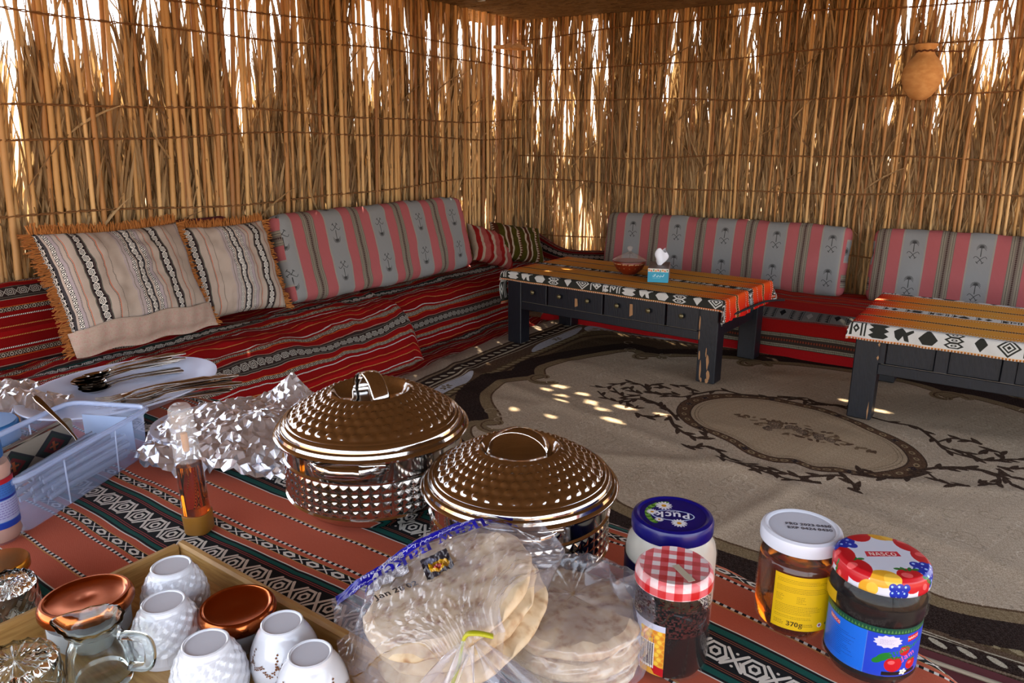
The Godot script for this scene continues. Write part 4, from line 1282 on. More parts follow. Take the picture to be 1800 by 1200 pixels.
	cp.grid(func(u, v):
		var x: float = -2.58 + u * 3.9; var z: float = -4.36 + v * 2.5
		x += .025 * sin(z * 2.3) * (1 - u)
		var y := .014 + .012 * smoothstep(-2.35, -2.5, x) + .012 * maxf(0.0, cn.get_noise_2d(x * 1.1, z * 2.0)) + .010 * bell(z - .25 * x, -2.45, .05) + .007 * bell(z + .4 * x, -2.95, .04) + .008 * bell(x + .3 * z, -1.3, .03) * smoothstep(-2.9, -2.4, z)
		y -= .012 * smoothstep(.04, .0, minf(minf(u, 1 - u), minf(v, 1 - v)) * 2.5)
		return Vector3(x, maxf(y, .003), z), 200, 140, null, true)
	var crp := put("carpet", cp, tmat(tex_carpet(), 1.0))
	tag(crp, "large beige carpet with dark brown scrolled border and an oval medallion on the hut floor", "carpet")
	# a second cloth on the floor beyond the near edge of the carpet, with an open zip along it
	var fc := S.new()
	fc.grid(func(u, v): return Vector3(-1.0 + u * 2.4, .010 + .004 * sin(u * 23) * v, -1.90 + v * .8), 40, 12, null, true)
	var oc := put("floor_cloth", fc, mat(Color(0.30, 0.035, 0.06), .95))
	var zp := S.new(); zp.tube([Vector3(-.9, .017, -1.845), Vector3(.2, .019, -1.83), Vector3(1.3, .016, -1.80)], .006, 5)
	put("zip", zp, mat(Color(0.5, 0.45, 0.38), .6), oc)
	tag(oc, "dark maroon cloth with a zip on the floor at the near edge of the carpet", "cloth")

# ---------------------------------------------------------------- low tables
func drape(hw: float, hd: float, y: float, over: Array, im: Image, seed_: int) -> S:
	# cloth over a table top; over = overhang front, back, left, right
	var nz := FastNoiseLite.new(); nz.seed = seed_; nz.frequency = 1.0
	var W: float = 2 * hw + over[2] + over[3]; var D: float = 2 * hd + over[0] + over[1]
	var s := S.new()
	s.grid(func(u, v):
		var cx: float = -hw - over[2] + u * W; var cz: float = -hd - over[1] + v * D
		var ex := maxf(absf(cx) - hw, 0.0); var ez := maxf(absf(cz) - hd, 0.0)
		var wob := nz.get_noise_2d(cx * 6, cz * 6)
		var px := clampf(cx, -hw, hw) + signf(cx) * (minf(ex, .006) + .20 * maxf(ex - .006, 0) * (0.5 + wob) + ez * .12 * (1.0 if ex > 0 else 0.0))
		var pz := clampf(cz, -hd, hd) + signf(cz) * (minf(ez, .006) + .20 * maxf(ez - .006, 0) * (0.5 + wob) + ex * .12 * (1.0 if ez > 0 else 0.0))
		var dn := sqrt(ex * ex + ez * ez)
		if ex > 0 and ez > 0: dn = maxf(ex, ez) * 1.05
		return Vector3(px, y + .003 + nz.get_noise_2d(cx * 3, cz * 5) * .0015 - maxf(dn - .006, 0) * .96 - minf(dn, .006) * .5, pz), 120, 84, null, true)
	return s

func low_table(at: Vector3, turn: float, w: float, d: float, label: String, drawers: bool) -> Node3D:
	var paint := mat(Color.WHITE, .42)
	tri_noise(paint, [[0, Color(0.022, 0.032, 0.062)], [.8, Color(0.035, 0.05, 0.09)], [1, Color(0.06, 0.075, 0.11)]], Vector3(5, 1.2, 5), .03, 6, .05)
	var bare := mat(Color(0.58, 0.42, 0.27), .7)
	var scuff := mat(Color(0.34, 0.31, 0.26), .7)
	var t := thing("low_table", label, "table", at, turn)
	var hw := w / 2; var hd := d / 2
	var s := S.new(); s.box(Vector3(0, .432, 0), Vector3(w, .03, d), .004); put("tabletop", s, paint, t)
	for sx in [-1.0, 1.0]:
		for sz in [-1.0, 1.0]:
			s = S.new(); s.box(Vector3(sx * (hw - .06), .2125, sz * (hd - .055)), Vector3(.10, .409, .09), .004); put("leg", s, paint, t)
	var L := w - .22
	var z := hd - .03
	for e in [[.249, .048], [.405, .024]]:
		s = S.new(); s.box(Vector3(0, e[0], z), Vector3(L, e[1], .035), .003); put("rail", s, paint, t)
	s = S.new(); s.box(Vector3(0, .33, -hd + .03), Vector3(L, .18, .03), .003); put("apron", s, paint, t)
	for sx in [-1.0, 1.0]:
		s = S.new(); s.box(Vector3(sx * (hw - .05), .33, 0), Vector3(.03, .18, d - .2), .003); put("apron", s, paint, t)
	var n := 6 if drawers else 5
	var pw := L / n
	var knob := mat(Color(0.42, 0.38, 0.27), .35, .7)
	for k in n:
		var x := -L / 2 + pw * (k + .5)
		s = S.new()
		if drawers:
			s.box(Vector3(x, .333, z + .002), Vector3(pw - .012, .118, .03), .003)
			var dr := put("drawer", s, paint, t)
			var kn := S.new(); kn.lathe([Vector2(.004, 0), Vector2(.005, .012), Vector2(.013, .016), Vector2(.0135, .02), Vector2(.008, .026), Vector2(0, .027)], 14)
			put("knob", kn, knob, dr, Transform3D(Basis(Vector3.RIGHT, PI / 2), Vector3(x, .342, z + .017)))
		else:
			s.box(Vector3(x, .333, z - .008), Vector3(pw - .05, .122, .022), .003); put("panel", s, paint, t)
		if k > 0 and (not drawers or k % 2 == 0):
			s = S.new(); s.box(Vector3(x - pw / 2, .333, z + .001), Vector3(.03 if drawers else .05, .122, .034), .003); put("stile", s, paint, t)
	for sx in [-1.0, 1.0]:
		s = S.new(); s.box(Vector3(sx * (L / 2 + .003), .333, z - .004), Vector3(.05, .122, .032), .003); put("stile", s, paint, t)
	s = S.new(); s.box(Vector3(0, .2745, z + .0175), Vector3(L * .98, .0022, .0014), .0002); put("worn_edge", s, scuff, t)
	# chips: thin bare patches where the paint has come off
	var r := RandomNumberGenerator.new(); r.seed = int(w * 1000) + n
	var spots := []
	if drawers:
		spots = [[hw - .088, .07, .010, .12], [hw - .098, .15, .010, .05], [hw - .052, .12, .016, .09], [hw - .045, .05, .020, .06], [hw - .05, .02, .022, .03], [hw - .062, .17, .007, .05], [hw - .08, .02, .01, .03], [hw - .106, .32, .010, .08], [hw - .106, .255, .007, .05]]
		for e in spots:
			var pts := []
			for a in 9:
				var an := TAU * a / 9
				pts.append(Vector2(e[0] + cos(an) * e[2] * .5 * r.randf_range(.6, 1.1), -(e[1] + sin(an) * e[3] * .5 * r.randf_range(.7, 1.15))))
			var c := S.new(); c.prism(pts, 0, .0008)
			put("paint_chip", c, bare, t, Transform3D(Basis(Vector3.RIGHT, PI / 2), Vector3(0, 0, hd - .0102)))
		for e in [[-.175, .318, .010, .05], [.178, .325, .010, .07]]:
			var c := S.new(); c.prism([Vector2(e[0] - e[2], -e[1] - e[3] / 2), Vector2(e[0] - e[2], -e[1] + e[3] / 2), Vector2(e[0] + e[2], -e[1] + e[3] / 3), Vector2(e[0] + e[2] * .7, -e[1] - e[3] / 2)], 0, .0008)
			put("paint_chip", c, bare, t, Transform3D(Basis(Vector3.RIGHT, PI / 2), Vector3(0, 0, z + .0182)))
	else:
		for e in [[-hw + .106, .36, .006, .02], [-hw + .107, .30, .006, .022], [-hw + .095, .05, .004, .09]]:
			var c := S.new(); c.prism([Vector2(e[0] - e[2], -e[1]), Vector2(e[0], -e[1] + e[3] / 2), Vector2(e[0] + e[2] * .6, -e[1]), Vector2(e[0], -e[1] - e[3] / 2)], 0, .0008)
			put("paint_chip", c, bare, t, Transform3D(Basis(Vector3.RIGHT, PI / 2), Vector3(0, 0, hd - .0102)))
	return t

func build_low_tables():
	var a := low_table(Vector3(-1.80, .014, -3.905), deg_to_rad(-4.0), 1.36, .66, "dark blue low table with six small drawers and chipped paint, tissue box on it", true)
	var b := low_table(Vector3(.19, .014, -3.80), deg_to_rad(-1.0), 1.40, .74, "dark blue low table with plain panels at the right, cut by the frame", false)
	var c := put("tablecloth", drape(.69, .345, .447, [.055, .10, .06, .12], null, 3), tmat(tex_low_cloth(false), .9))
	c.position = a.position; c.rotation.y = a.rotation.y
	tag(c, "ochre patterned woven cloth with white figures on its dark hem, on the drawer table", "tablecloth")
	var cd := S.new()
	cd.tube([Vector3(.70, .36, .20), Vector3(.725, .37, .05), Vector3(.74, .375, -.12), Vector3(.76, .365, -.24), Vector3(.79, .36, -.29)], .006, 6)
	put("edge_cord", cd, mat(BK, .9), c)
	var stp := S.new()
	stp.grid(func(u, v): return Vector3(-.705 - .012 * sin(v * 5) - .02 * v, .40 - v * .16, .335 - u * .075), 8, 16, func(u, v): return Vector2(.02 + u * .05, .90 + v * .1))
	put("hanging_corner", stp, c.material_override, c)
	c = put("tablecloth", drape(.71, .385, .447, [.075, .06, .03, .05], null, 7), tmat(tex_low_cloth(true), .9))
	c.position = b.position; c.rotation.y = b.rotation.y
	tag(c, "ochre patterned woven cloth with dark figures on a white hem, on the right hand table", "tablecloth")
	# bowl with a glass lid
	var y := .466
	var bowl := thing("covered_bowl", "terracotta bowl with cream painted teeth under a pointed glass lid, beside the tissue box", "bowl", Vector3(-1.835, y, -3.935))
	var s := S.new()
	s.lathe([Vector2(.0, 0), Vector2(.040, 0), Vector2(.046, .006), Vector2(.075, .028), Vector2(.090, .055), Vector2(.094, .074), Vector2(.092, .078), Vector2(.087, .072), Vector2(.070, .03), Vector2(.04, .012), Vector2(0, .010)], 40)
	put("body", s, mat(Color(0.42, 0.13, 0.045), .3), bowl)
	s = S.new()
	for k in 16:
		var a0 := TAU * k / 16; var a1 := a0 + TAU / 16 * .8
		var P := func(an: float, h: float) -> Vector3:
			var rr := lerpf(.0795, .0935, smoothstep(.034, .07, h)) + .0012
			return Vector3(rr * cos(an), h, -rr * sin(an))
		s.t(P.call(a0, .068), P.call(lerpf(a0, a1, .2), .038), P.call(a1, .068))
	put("painted_teeth", s, mat(Color(0.70, 0.58, 0.42), .5), bowl)
	s = S.new()
	s.lathe([Vector2(.090, .079), Vector2(.096, .082), Vector2(.080, .094), Vector2(.045, .112), Vector2(.014, .126), Vector2(.007, .134), Vector2(.014, .144), Vector2(.017, .152), Vector2(.012, .160), Vector2(0, .163)], 40)
	put("glass_lid", s, pane(Color(.75, .70, .66), .22, .04), bowl)
	s = S.new(); s.lathe([Vector2(.074, .04), Vector2(.078, .05), Vector2(.05, .058), Vector2(0, .06)], 24)
	put("filling", s, mat(Color(0.10, 0.05, 0.03), .6), bowl)
	# tissue box
	var tb := thing("tissue_box", "small tissue box with a light blue end and a white tissue sticking up", "tissue box", Vector3(-1.625, y, -3.88), .36)
	var fl := cv(256, 256, Color(0.40, 0.33, 0.32))
	for k in 90: ell(fl, rng.randf() * 256, rng.randf() * 256, rng.randf_range(5, 16), rng.randf_range(3, 9), [Color(0.28, 0.24, 0.24), Color(0.52, 0.43, 0.42), Color(0.24, 0.28, 0.26)][k % 3], rng.randf() * 3)
	var fm := tmat(fl, .5); fm.uv1_triplanar = true; fm.uv1_scale = Vector3(7, 7, 7)
	s = S.new(); s.box(Vector3(0, .04, 0), Vector3(.115, .08, .23), .003); put("carton", s, fm, tb)
	var en := cv(256, 180, Color(0.13, 0.55, 0.66))
	R(en, 0, 0, 256, 44, Color(0.78, 0.76, 0.72))
	for k in 9: ell(en, 14 + k * 28, 22 + (k % 2) * 8, 13, 10, [Color(0.75, 0.5, 0.12), Color(0.75, 0.35, 0.25), Color(0.3, 0.5, 0.4)][k % 3], k)
	script(en, Vector2(60, 98), 120, 34, Color(0.85, 0.92, 0.92), 0.0, 6); lines(en, 60, 122, 130, 1, 10, Color(0.6, 0.8, 0.85), 3)
	s = S.new(); s.q(Vector3(-.056, .002, .1157), Vector3(.056, .002, .1157), Vector3(.056, .078, .1157), Vector3(-.056, .078, .1157), Vector2(0, 1), Vector2(1, 1), Vector2(1, 0), Vector2(0, 0))
	s.q(Vector3(-.056, .002, .1152), Vector3(-.056, .078, .1152), Vector3(.056, .078, .1152), Vector3(.056, .002, .1152))
	put("end_label", s, tmat(en, .5), tb)
	s = S.new()
	s.grid(func(u, v):
		var an: float = u * TAU
		var rr: float = .010 + .022 * sin(v * PI * .8) * (1 + .5 * sin(an * 3 + v * 4))
		return Vector3(rr * cos(an) + .012 * v, .079 + v * .085 + .012 * sin(an * 2) * v, -rr * .6 * sin(an)), 24, 12)
	put("tissue", s, mat(Color(0.86, 0.87, 0.90), .9), tb)

func build_jar_wall():
	var t := thing("clay_jar", "round clay water jar tied with cord to the back reed wall high on the right", "jar", Vector3(-.565, 1.44, -4.985))
	var s := S.new()
	s.lathe([Vector2(0, 0), Vector2(.030, .002), Vector2(.058, .022), Vector2(.092, .070), Vector2(.107, .125), Vector2(.103, .170), Vector2(.080, .212), Vector2(.056, .236), Vector2(.046, .252), Vector2(.046, .270), Vector2(.058, .288), Vector2(.060, .298), Vector2(.054, .302), Vector2(.042, .292), Vector2(.036, .26), Vector2(.06, .20), Vector2(0, .1)], 40, func(a, p, k): return Vector2(p.x * (1 + .012 * sin(a * 2 + k)), p.y))
	put("body", s, tri_noise(mat(Color.WHITE, .85), [[0, Color(0.78, 0.55, 0.30)], [.5, Color(0.84, 0.62, 0.37)], [1, Color(0.90, 0.70, 0.45)]], Vector3(3, 5, 3), .02, 14, .08), t)
	s = S.new()
	var pts := []
	for k in 37: pts.append(Vector3(cos(TAU * k / 36) * .050, .262 + .003 * sin(k * 1.7), -sin(TAU * k / 36) * .050))
	s.tube(pts, .005, 6)
	pts = []
	for k in 8: pts.append(Vector3(.045 + k * .02, .262 + .002 * sin(k * 2.0), -.03 - k * .011))
	s.tube(pts, .004, 6)
	put("cord", s, mat(Color(0.36, 0.2, 0.09), .9), t)
	# dry stub beside it
	s = S.new(); s.tube([Vector3(0, 0, 0), Vector3(.03, .06, .02), Vector3(.07, .085, .03)], [.008, .007, .003], 6)
	var o := put("dry_twig", s, mat(Color(0.5, 0.42, 0.33), .8)); o.position = Vector3(-.455, 1.50, -5.08)
	tag(o, "short pale dry twig curling out of the reed wall beside the clay jar", "twig")

# ---------------------------------------------------------------- the laid table
func build_food_table():
	var wood := tri_noise(mat(Color.WHITE, .5), [[0, Color(0.16, 0.09, 0.05)], [1, Color(0.27, 0.16, 0.09)]], Vector3(1.5, 9, 9), .02, 2)
	var far := func(x: float) -> float: return -.815 + .18 * maxf(0.0, x + .35)
	var t := thing("table", "wooden serving table in front, under the striped woven cloth", "table")
	var out := [Vector2(-1.70, -.58), Vector2(-1.24, -.80), Vector2(-.35, -.80), Vector2(.005, -.735), Vector2(.03, -.70), Vector2(.03, .02), Vector2(-1.70, .02)]
	var s := S.new(); s.prism(out, .715, .748); put("tabletop", s, wood, t)
	for p in [Vector2(-1.30, -.72), Vector2(-.05, -.64), Vector2(-.05, -.05), Vector2(-1.62, -.05)]:
		s = S.new(); s.box(Vector3(p.x, .365, p.y), Vector3(.06, .702, .06), .005); put("leg", s, wood, t)
	# cloth: flat top and a short drop all round
	var nz := FastNoiseLite.new(); nz.seed = 6; nz.frequency = 1.0
	s = S.new()
	s.grid(func(u, v):
		var x: float = -1.80 + u * 1.89; var z: float = -.93 + v * 1.03
		var fz: float = -.80 + .18 * maxf(0.0, minf(x, .03) + .35) + .478 * maxf(0.0, -1.24 - x)
		# rounded far right corner
		var cr := Vector2(maxf(x - (.03 - .06), 0.0), maxf((fz + .06) - z, 0.0))
		var e := maxf(x - .03, fz - z)
		if cr.x > 0 and cr.y > 0: e = cr.length() - .06
		e = maxf(e, maxf(-1.70 - x, z - .02))
		var dn := maxf(e, 0.0)
		var y: float = .7545 + .0018 * nz.get_noise_2d(x * 7, z * 7) - .9 * maxf(dn - .012, 0) - minf(dn, .012) * .35
		if dn > .012:
			var k := (dn - .012) * .72
			if x > .03: x -= k
			elif x < -1.70: x += k
			if z < fz and x <= .03: z += k
			elif z > .02: z -= k
		return Vector3(x, y, z), 150, 80, func(u, v):
			var x: float = -1.80 + u * 1.89; var z: float = -.93 + v * 1.03
			var w: float = .18 * maxf(0.0, x + .24) + .003 * nz.get_noise_2d(x * 5, z * 4) + .002 * sin(x * 14)
			return Vector2(x / .123, (-(z - w) - .1875) / .366), true)
	var cm := tmat(tex_table_cloth(), .95); cm.rim_enabled = true; cm.rim = .1
	tag(put("tablecloth", s, cm), "rust red woven cloth with black and white sadu stripes on the serving table in front", "tablecloth")

func hot_pot(label: String, at: Vector3, turn: float, k: float, handle_turn: float, tilt: float):
	var steel := mat(Color(0.80, 0.79, 0.78), .085, 1.0)
	var t := thing("hot_pot", label, "hot pot", at, turn)
	# body with a belt of pressed studs
	var pr := [Vector2(0, .001), Vector2(.070, .001), Vector2(.085, .003), Vector2(.100, .010), Vector2(.1115, .022), Vector2(.116, .027), Vector2(.119, .029), Vector2(.1165, .031)]
	for n in 25: pr.append(Vector2(.1165, .0318 + n * .0018))
	pr.append_array([Vector2(.119, .077), Vector2(.1195, .079), Vector2(.117, .081), Vector2(.117, .104), Vector2(.1195, .1065), Vector2(.121, .108), Vector2(.119, .1095), Vector2(.108, .1095), Vector2(.106, .09), Vector2(.0, .088)])
	var s := S.new()
	s.lathe(pr, 336, func(a, p, n):
		if n >= 8 and n < 33:
			var fy: float = fposmod((p.y - .0318) / .0108, 1.0); var fx: float = fposmod(a / TAU * 56, 1.0)
			var d := 1.0 - 2.0 * maxf(absf(fx - .5), absf(fy - .5))
			return Vector2(p.x + .0022 * d, p.y)
		return p)
	put("body", s, steel, t, Transform3D(Basis.from_scale(Vector3.ONE * k), Vector3.ZERO))
	# lid: rolled rim, dimpled cone, dished centre
	var pl := [Vector2(.108, .108), Vector2(.1245, .1065), Vector2(.1285, .108), Vector2(.1292, .1105), Vector2(.1275, .1128), Vector2(.1250, .1135), Vector2(.1245, .1150), Vector2(.1238, .1172), Vector2(.1215, .1185), Vector2(.1200, .1188), Vector2(.1196, .1210), Vector2(.1185, .1240), Vector2(.1160, .1262), Vector2(.1135, .1268), Vector2(.1125, .1285), Vector2(.1105, .1292), Vector2(.1088, .1282)]
	var n0 := pl.size()
	for n in 37:
		var u := n / 36.0
		pl.append(Vector2(lerpf(.1075, .056, u), .1285 + .030 * pow(u, .85)))
	pl.append_array([Vector2(.0545, .1600), Vector2(.052, .1612), Vector2(.0495, .160), Vector2(.047, .155), Vector2(.040, .1515), Vector2(.02, .150), Vector2(0, .150)])
	s = S.new()
	s.lathe(pl, 320, func(a, p, n):
		if n > n0 and n < n0 + 36:
			var v: float = (n - n0) / 36.0 * 5.0
			var fy := fposmod(v, 1.0) - .5; var fx := fposmod(a / TAU * 40 + .5 * int(v), 1.0) - .5
			var d := maxf(0.0, 1.0 - 5.0 * (fx * fx + fy * fy))
			return Vector2(p.x + .0010 * d, p.y + .0024 * d)
		return p)
	var lid := put("lid", s, steel, t, Transform3D(Basis(Vector3(.3, 0, 1).normalized(), tilt) * Basis.from_scale(Vector3.ONE * k), Vector3(0, tilt * .06, 0)))
	s = S.new()
	var pts := []
	for n in 17:
		var a := PI * n / 16.0
		pts.append(Vector3(cos(a) * .040, .1515 + sin(a) * .030, 0))
	s.tube(pts, .0118, 10, true, .15, Vector3.BACK)
	put("handle", s, steel, lid, Transform3D(Basis(Vector3.UP, handle_turn), Vector3.ZERO))
	# side handles with pads, and clips under the rim
	for sd in 2:
		s = S.new()
		pts = []
		for n in 15:
			var a := -.42 + .84 * n / 14.0
			var e := 1.0 - pow(absf(a) / .42, 3.0)
			pts.append(Vector3(cos(a) * (.1175 + .020 * e), .099 + .002 * e, -sin(a) * (.1175 + .020 * e)))
		s.tube(pts, .0075, 8, true, .28, Vector3.UP)
		var x := Transform3D(Basis(Vector3.UP, PI * sd) * Basis.from_scale(Vector3.ONE * k), Vector3.ZERO)
		var hd := put("side_handle", s, steel, t, x)
		s = S.new()
		pts = []
		for n in 7:
			var a := -.15 + .30 * n / 6.0
			pts.append(Vector3(cos(a) * .1385, .103, -sin(a) * .1385))
		s.tube(pts, .0075, 4, true, .5, Vector3(0, 1, 0))
		put("grip_pad", s, steel, hd)
		for sg in [-1.0, 1.0]:
			s = S.new(); s.lathe([Vector2(.0035, 0), Vector2(.0035, .002), Vector2(.0025, .0035), Vector2(0, .004)], 12)
			var ra: float = sg * .40
			put("rivet", s, steel, hd, Transform3D(Basis(Vector3.UP, ra) * Basis(Vector3.BACK, -PI / 2), Vector3(cos(ra) * .1215, .099, -sin(ra) * .1215)))
	for a in [.9, 3.4]:
		s = S.new()
		pts = []
		for n in 7:
			var b: float = a - .12 + .24 * n / 6.0
			pts.append(Vector3(cos(b) * .128, .1065, -sin(b) * .128))
		s.tube(pts, .004, 6, true, .7, Vector3.UP)
		put("clip", s, steel, lid)

func glass_part(prof: Array, m: Material, parent: Node, called := "glass", seg := 48, mod = null) -> MeshInstance3D:
	var s := S.new(); s.lathe(prof, seg, mod)
	return put(called, s, m, parent)

func label_band(r: float, y0: float, y1: float, a0: float, a1: float, m: Material, parent: Node, called := "label"):
	# a printed label wrapped round a jar, a0 is its left edge seen from outside
	var s := S.new()
	s.grid(func(u, v):
		var a: float = lerpf(a0, a1, u)
		return Vector3(r * cos(a), lerpf(y0, y1, v), -r * sin(a)), 40, 2, func(u, v): return Vector2(u, 1 - v))
	return put(called, s, m, parent)

func bent_text(str_: String, size: float, m: Material, parent: Node, x: Transform3D, font := "Droid Sans"):
	var tm := TextMesh.new(); var f := SystemFont.new(); f.font_names = PackedStringArray([font]); f.font_weight = 700
	tm.font = f; tm.text = str_; tm.font_size = 48; tm.depth = size * .03; tm.pixel_size = size / 48.0
	return put("lettering", tm, m, parent, x)

func build_jars():
	var clear := pane(Color(.9, .93, .93), .012, .02)
	var y := TT
	# facing direction of the camera from the table's right end, as an angle round y
	# cream cheese jar
	var t := thing("cream_jar", "jar of white cream cheese with a dark blue lid with daisies", "jar", Vector3(-.256, y, -.684))
	glass_part([Vector2(0, 0), Vector2(.040, 0), Vector2(.046, .004), Vector2(.049, .012), Vector2(.049, .066), Vector2(.047, .076), Vector2(.041, .085), Vector2(.0385, .09), Vector2(.0385, .098)], clear, t)
	glass_part([Vector2(0, .002), Vector2(.040, .003), Vector2(.0478, .013), Vector2(.0478, .065), Vector2(.046, .075), Vector2(.040, .084), Vector2(.0375, .090), Vector2(0, .091)], mat(Color(0.80, 0.80, 0.76), .6), t, "cream_cheese")
	var bl := mat(Color(0.035, 0.03, 0.40), .28)
	glass_part([Vector2(.0405, .088), Vector2(.0425, .0885), Vector2(.0432, .091), Vector2(.0432, .101), Vector2(.0415, .1045), Vector2(.038, .1058), Vector2(.0355, .1045), Vector2(.0345, .104), Vector2(0, .104)], bl, t, "lid")
	var s := S.new()
	s.grid(func(u, v): return Vector3(cos(u * TAU) * v * .0348, .1043, -sin(u * TAU) * v * .0348), 40, 3, func(u, v): return Vector2(.5 + cos(u * TAU) * v * .5, .5 - sin(u * TAU) * v * .5), true)
	var lp := put("lid_print", s, tmat(tex_cream_lid(), .3), t); lp.rotation.y = .42
	label_band(.0492, .012, .060, 2.6, 4.6, mat(Color(0.02, 0.04, 0.25), .4), t)
	# jam jar with gingham lid
	t = thing("jam_jar", "half empty jam jar with a red and white gingham lid and a fruit label", "jar", Vector3(-.217, y, -.593))
	var prof := [Vector2(0, 0), Vector2(.030, 0), Vector2(.0345, .004), Vector2(.0362, .012), Vector2(.0362, .070), Vector2(.0355, .080), Vector2(.0325, .087), Vector2(.0315, .094)]
	glass_part(prof, clear, t)
	glass_part([Vector2(0, .003), Vector2(.030, .003), Vector2(.0350, .012), Vector2(.0350, .040), Vector2(.0345, .056), Vector2(.030, .052), Vector2(.018, .047), Vector2(0, .046)], mat(Color(0.055, 0.008, 0.014), .18), t, "jam", 48, func(a, p, k): return Vector2(p.x, p.y + (.006 * sin(a * 3 + 1) + .004 * sin(a * 7)) * (1.0 if k > 2 else 0.0)))
	# smears of jam on the glass above
	s = S.new()
	var nz := FastNoiseLite.new(); nz.seed = 9; nz.frequency = 1.0
	for k in 120:
		for j in 28:
			var a := TAU * k / 120; var yy := .050 + j * .0013
			if nz.get_noise_2d(k * .55, j * .45) > -.05 + j * .011:
				var a2 := a + TAU / 120
				s.q(Vector3(.0352 * cos(a), yy, -.0352 * sin(a)), Vector3(.0352 * cos(a2), yy, -.0352 * sin(a2)), Vector3(.0351 * cos(a2), yy + .0013, -.0351 * sin(a2)), Vector3(.0351 * cos(a), yy + .0013, -.0351 * sin(a)))
	put("jam_smear", s, mat(Color(0.22, 0.045, 0.045), .25), t)
	var gm := tmat(tex_gingham(), .35); gm.uv1_triplanar = true; gm.uv1_scale = Vector3(17, 17, 17); gm.uv1_offset = Vector3(.1, .2, .3)
	var lid := glass_part([Vector2(.034, .090), Vector2(.0365, .0905), Vector2(.0365, .098), Vector2(.0355, .1030), Vector2(.0325, .1055), Vector2(.030, .1048), Vector2(0, .1052)], gm, t, "lid")
	lid.rotation.y = .35
	s = S.new(); s.prism([Vector2(-.002, -.004), Vector2(.026, -.004), Vector2(.026, .003), Vector2(-.002, .003)], .1054, .1057)
	put("seal_strip", s, mat(Color(0.70, 0.66, 0.58), .4), t, Transform3D(Basis(Vector3.UP, -.62), Vector3(.002, 0, .002)))
	label_band(.0365, .008, .062, 3.30, 4.95, tmat(tex_jam_label(), .4), t)
	# honey
	t = thing("honey_jar", "jar of amber honey with a white lid and a yellow label", "jar", Vector3(-.133, y, -.72))
	glass_part([Vector2(0, 0), Vector2(.028, 0), Vector2(.0340, .004), Vector2(.0385, .014), Vector2(.0395, .024), Vector2(.0395, .074), Vector2(.0385, .084), Vector2(.0355, .092), Vector2(.0350, .098)], clear, t)
	glass_part([Vector2(0, .002), Vector2(.028, .0025), Vector2(.0370, .014), Vector2(.0382, .024), Vector2(.0382, .074), Vector2(.0372, .083), Vector2(.034, .086), Vector2(0, .0865)], honey_mat(), t, "honey")
	glass_part([Vector2(.037, .098), Vector2(.0392, .0985), Vector2(.0395, .100), Vector2(.0395, .1085), Vector2(.0385, .1115), Vector2(.0355, .1132), Vector2(.033, .1125), Vector2(.032, .1115), Vector2(0, .1115)], mat(Color(0.80, 0.82, 0.87), .3), t, "lid")
	var ink := mat(Color(0.30, 0.30, 0.34), .6)
	bent_text("PRO 2023 0430", .0065, ink, t, Transform3D(Basis(Vector3.UP, .42) * Basis(Vector3.RIGHT, -PI / 2), Vector3(.004, .1117, -.008)))
	bent_text("EXP 0424 0430", .0065, ink, t, Transform3D(Basis(Vector3.UP, .42) * Basis(Vector3.RIGHT, -PI / 2), Vector3(.0075, .1117, -.001)))
	label_band(.0398, .018, .078, 4.40, 5.95, tmat(tex_honey_label(), .45), t)
	# fruit jam
	t = thing("jam_jar", "jam jar with a fruit printed lid and a blue strawberry label", "jar", Vector3(-.056, y, -.700))
	glass_part([Vector2(0, 0), Vector2(.036, 0), Vector2(.041, .004), Vector2(.0425, .012), Vector2(.0405, .020), Vector2(.0405, .066), Vector2(.0435, .074), Vector2(.0435, .086), Vector2(.041, .093), Vector2(.0385, .098)], clear, t)
	glass_part([Vector2(0, .002), Vector2(.036, .003), Vector2(.0412, .012), Vector2(.0392, .020), Vector2(.0392, .066), Vector2(.0422, .074), Vector2(.042, .084), Vector2(.030, .086), Vector2(0, .086)], mat(Color(0.065, 0.012, 0.012), .15), t, "jam")
	var fm := tmat(tex_fruit_lid(), .35)
	s = S.new()
	var lp2 := [Vector2(.0405, .099), Vector2(.0422, .0995), Vector2(.0422, .109), Vector2(.0412, .1135), Vector2(.038, .1165), Vector2(.034, .117), Vector2(0, .117)]
	var dist := [0.0]
	for k in range(1, 7): dist.append(dist[k - 1] + lp2[k].distance_to(lp2[k - 1]))
	s.grid(func(u, v):
		var k: int = mini(int(v * 6), 5); var p: Vector2 = lp2[k].lerp(lp2[k + 1], v * 6 - k)
		return Vector3(p.x * cos(u * TAU), p.y, -p.x * sin(u * TAU)), 48, 24, func(u, v):
		var k: int = mini(int(v * 6), 5)
		var r: float = (dist[6] - lerpf(dist[k], dist[k + 1], v * 6 - k)) / dist[6] * .5
		return Vector2(.5 + r * cos(u * TAU), .5 - r * sin(u * TAU)))
	lid = put("lid", s, fm, t); lid.rotation.y = .5
	label_band(.0409, .016, .0665, 3.35, 6.35, tmat(tex_fruit_label(), .35), t)
	label_band(.0438, .072, .084, 3.3, 3.95, mat(Color(0.75, 0.60, 0.04), .4), t, "yellow_sticker")

func honey_mat() -> StandardMaterial3D:
	return solid_glass(Color(0.86, 0.46, 0.07), .045, .08)

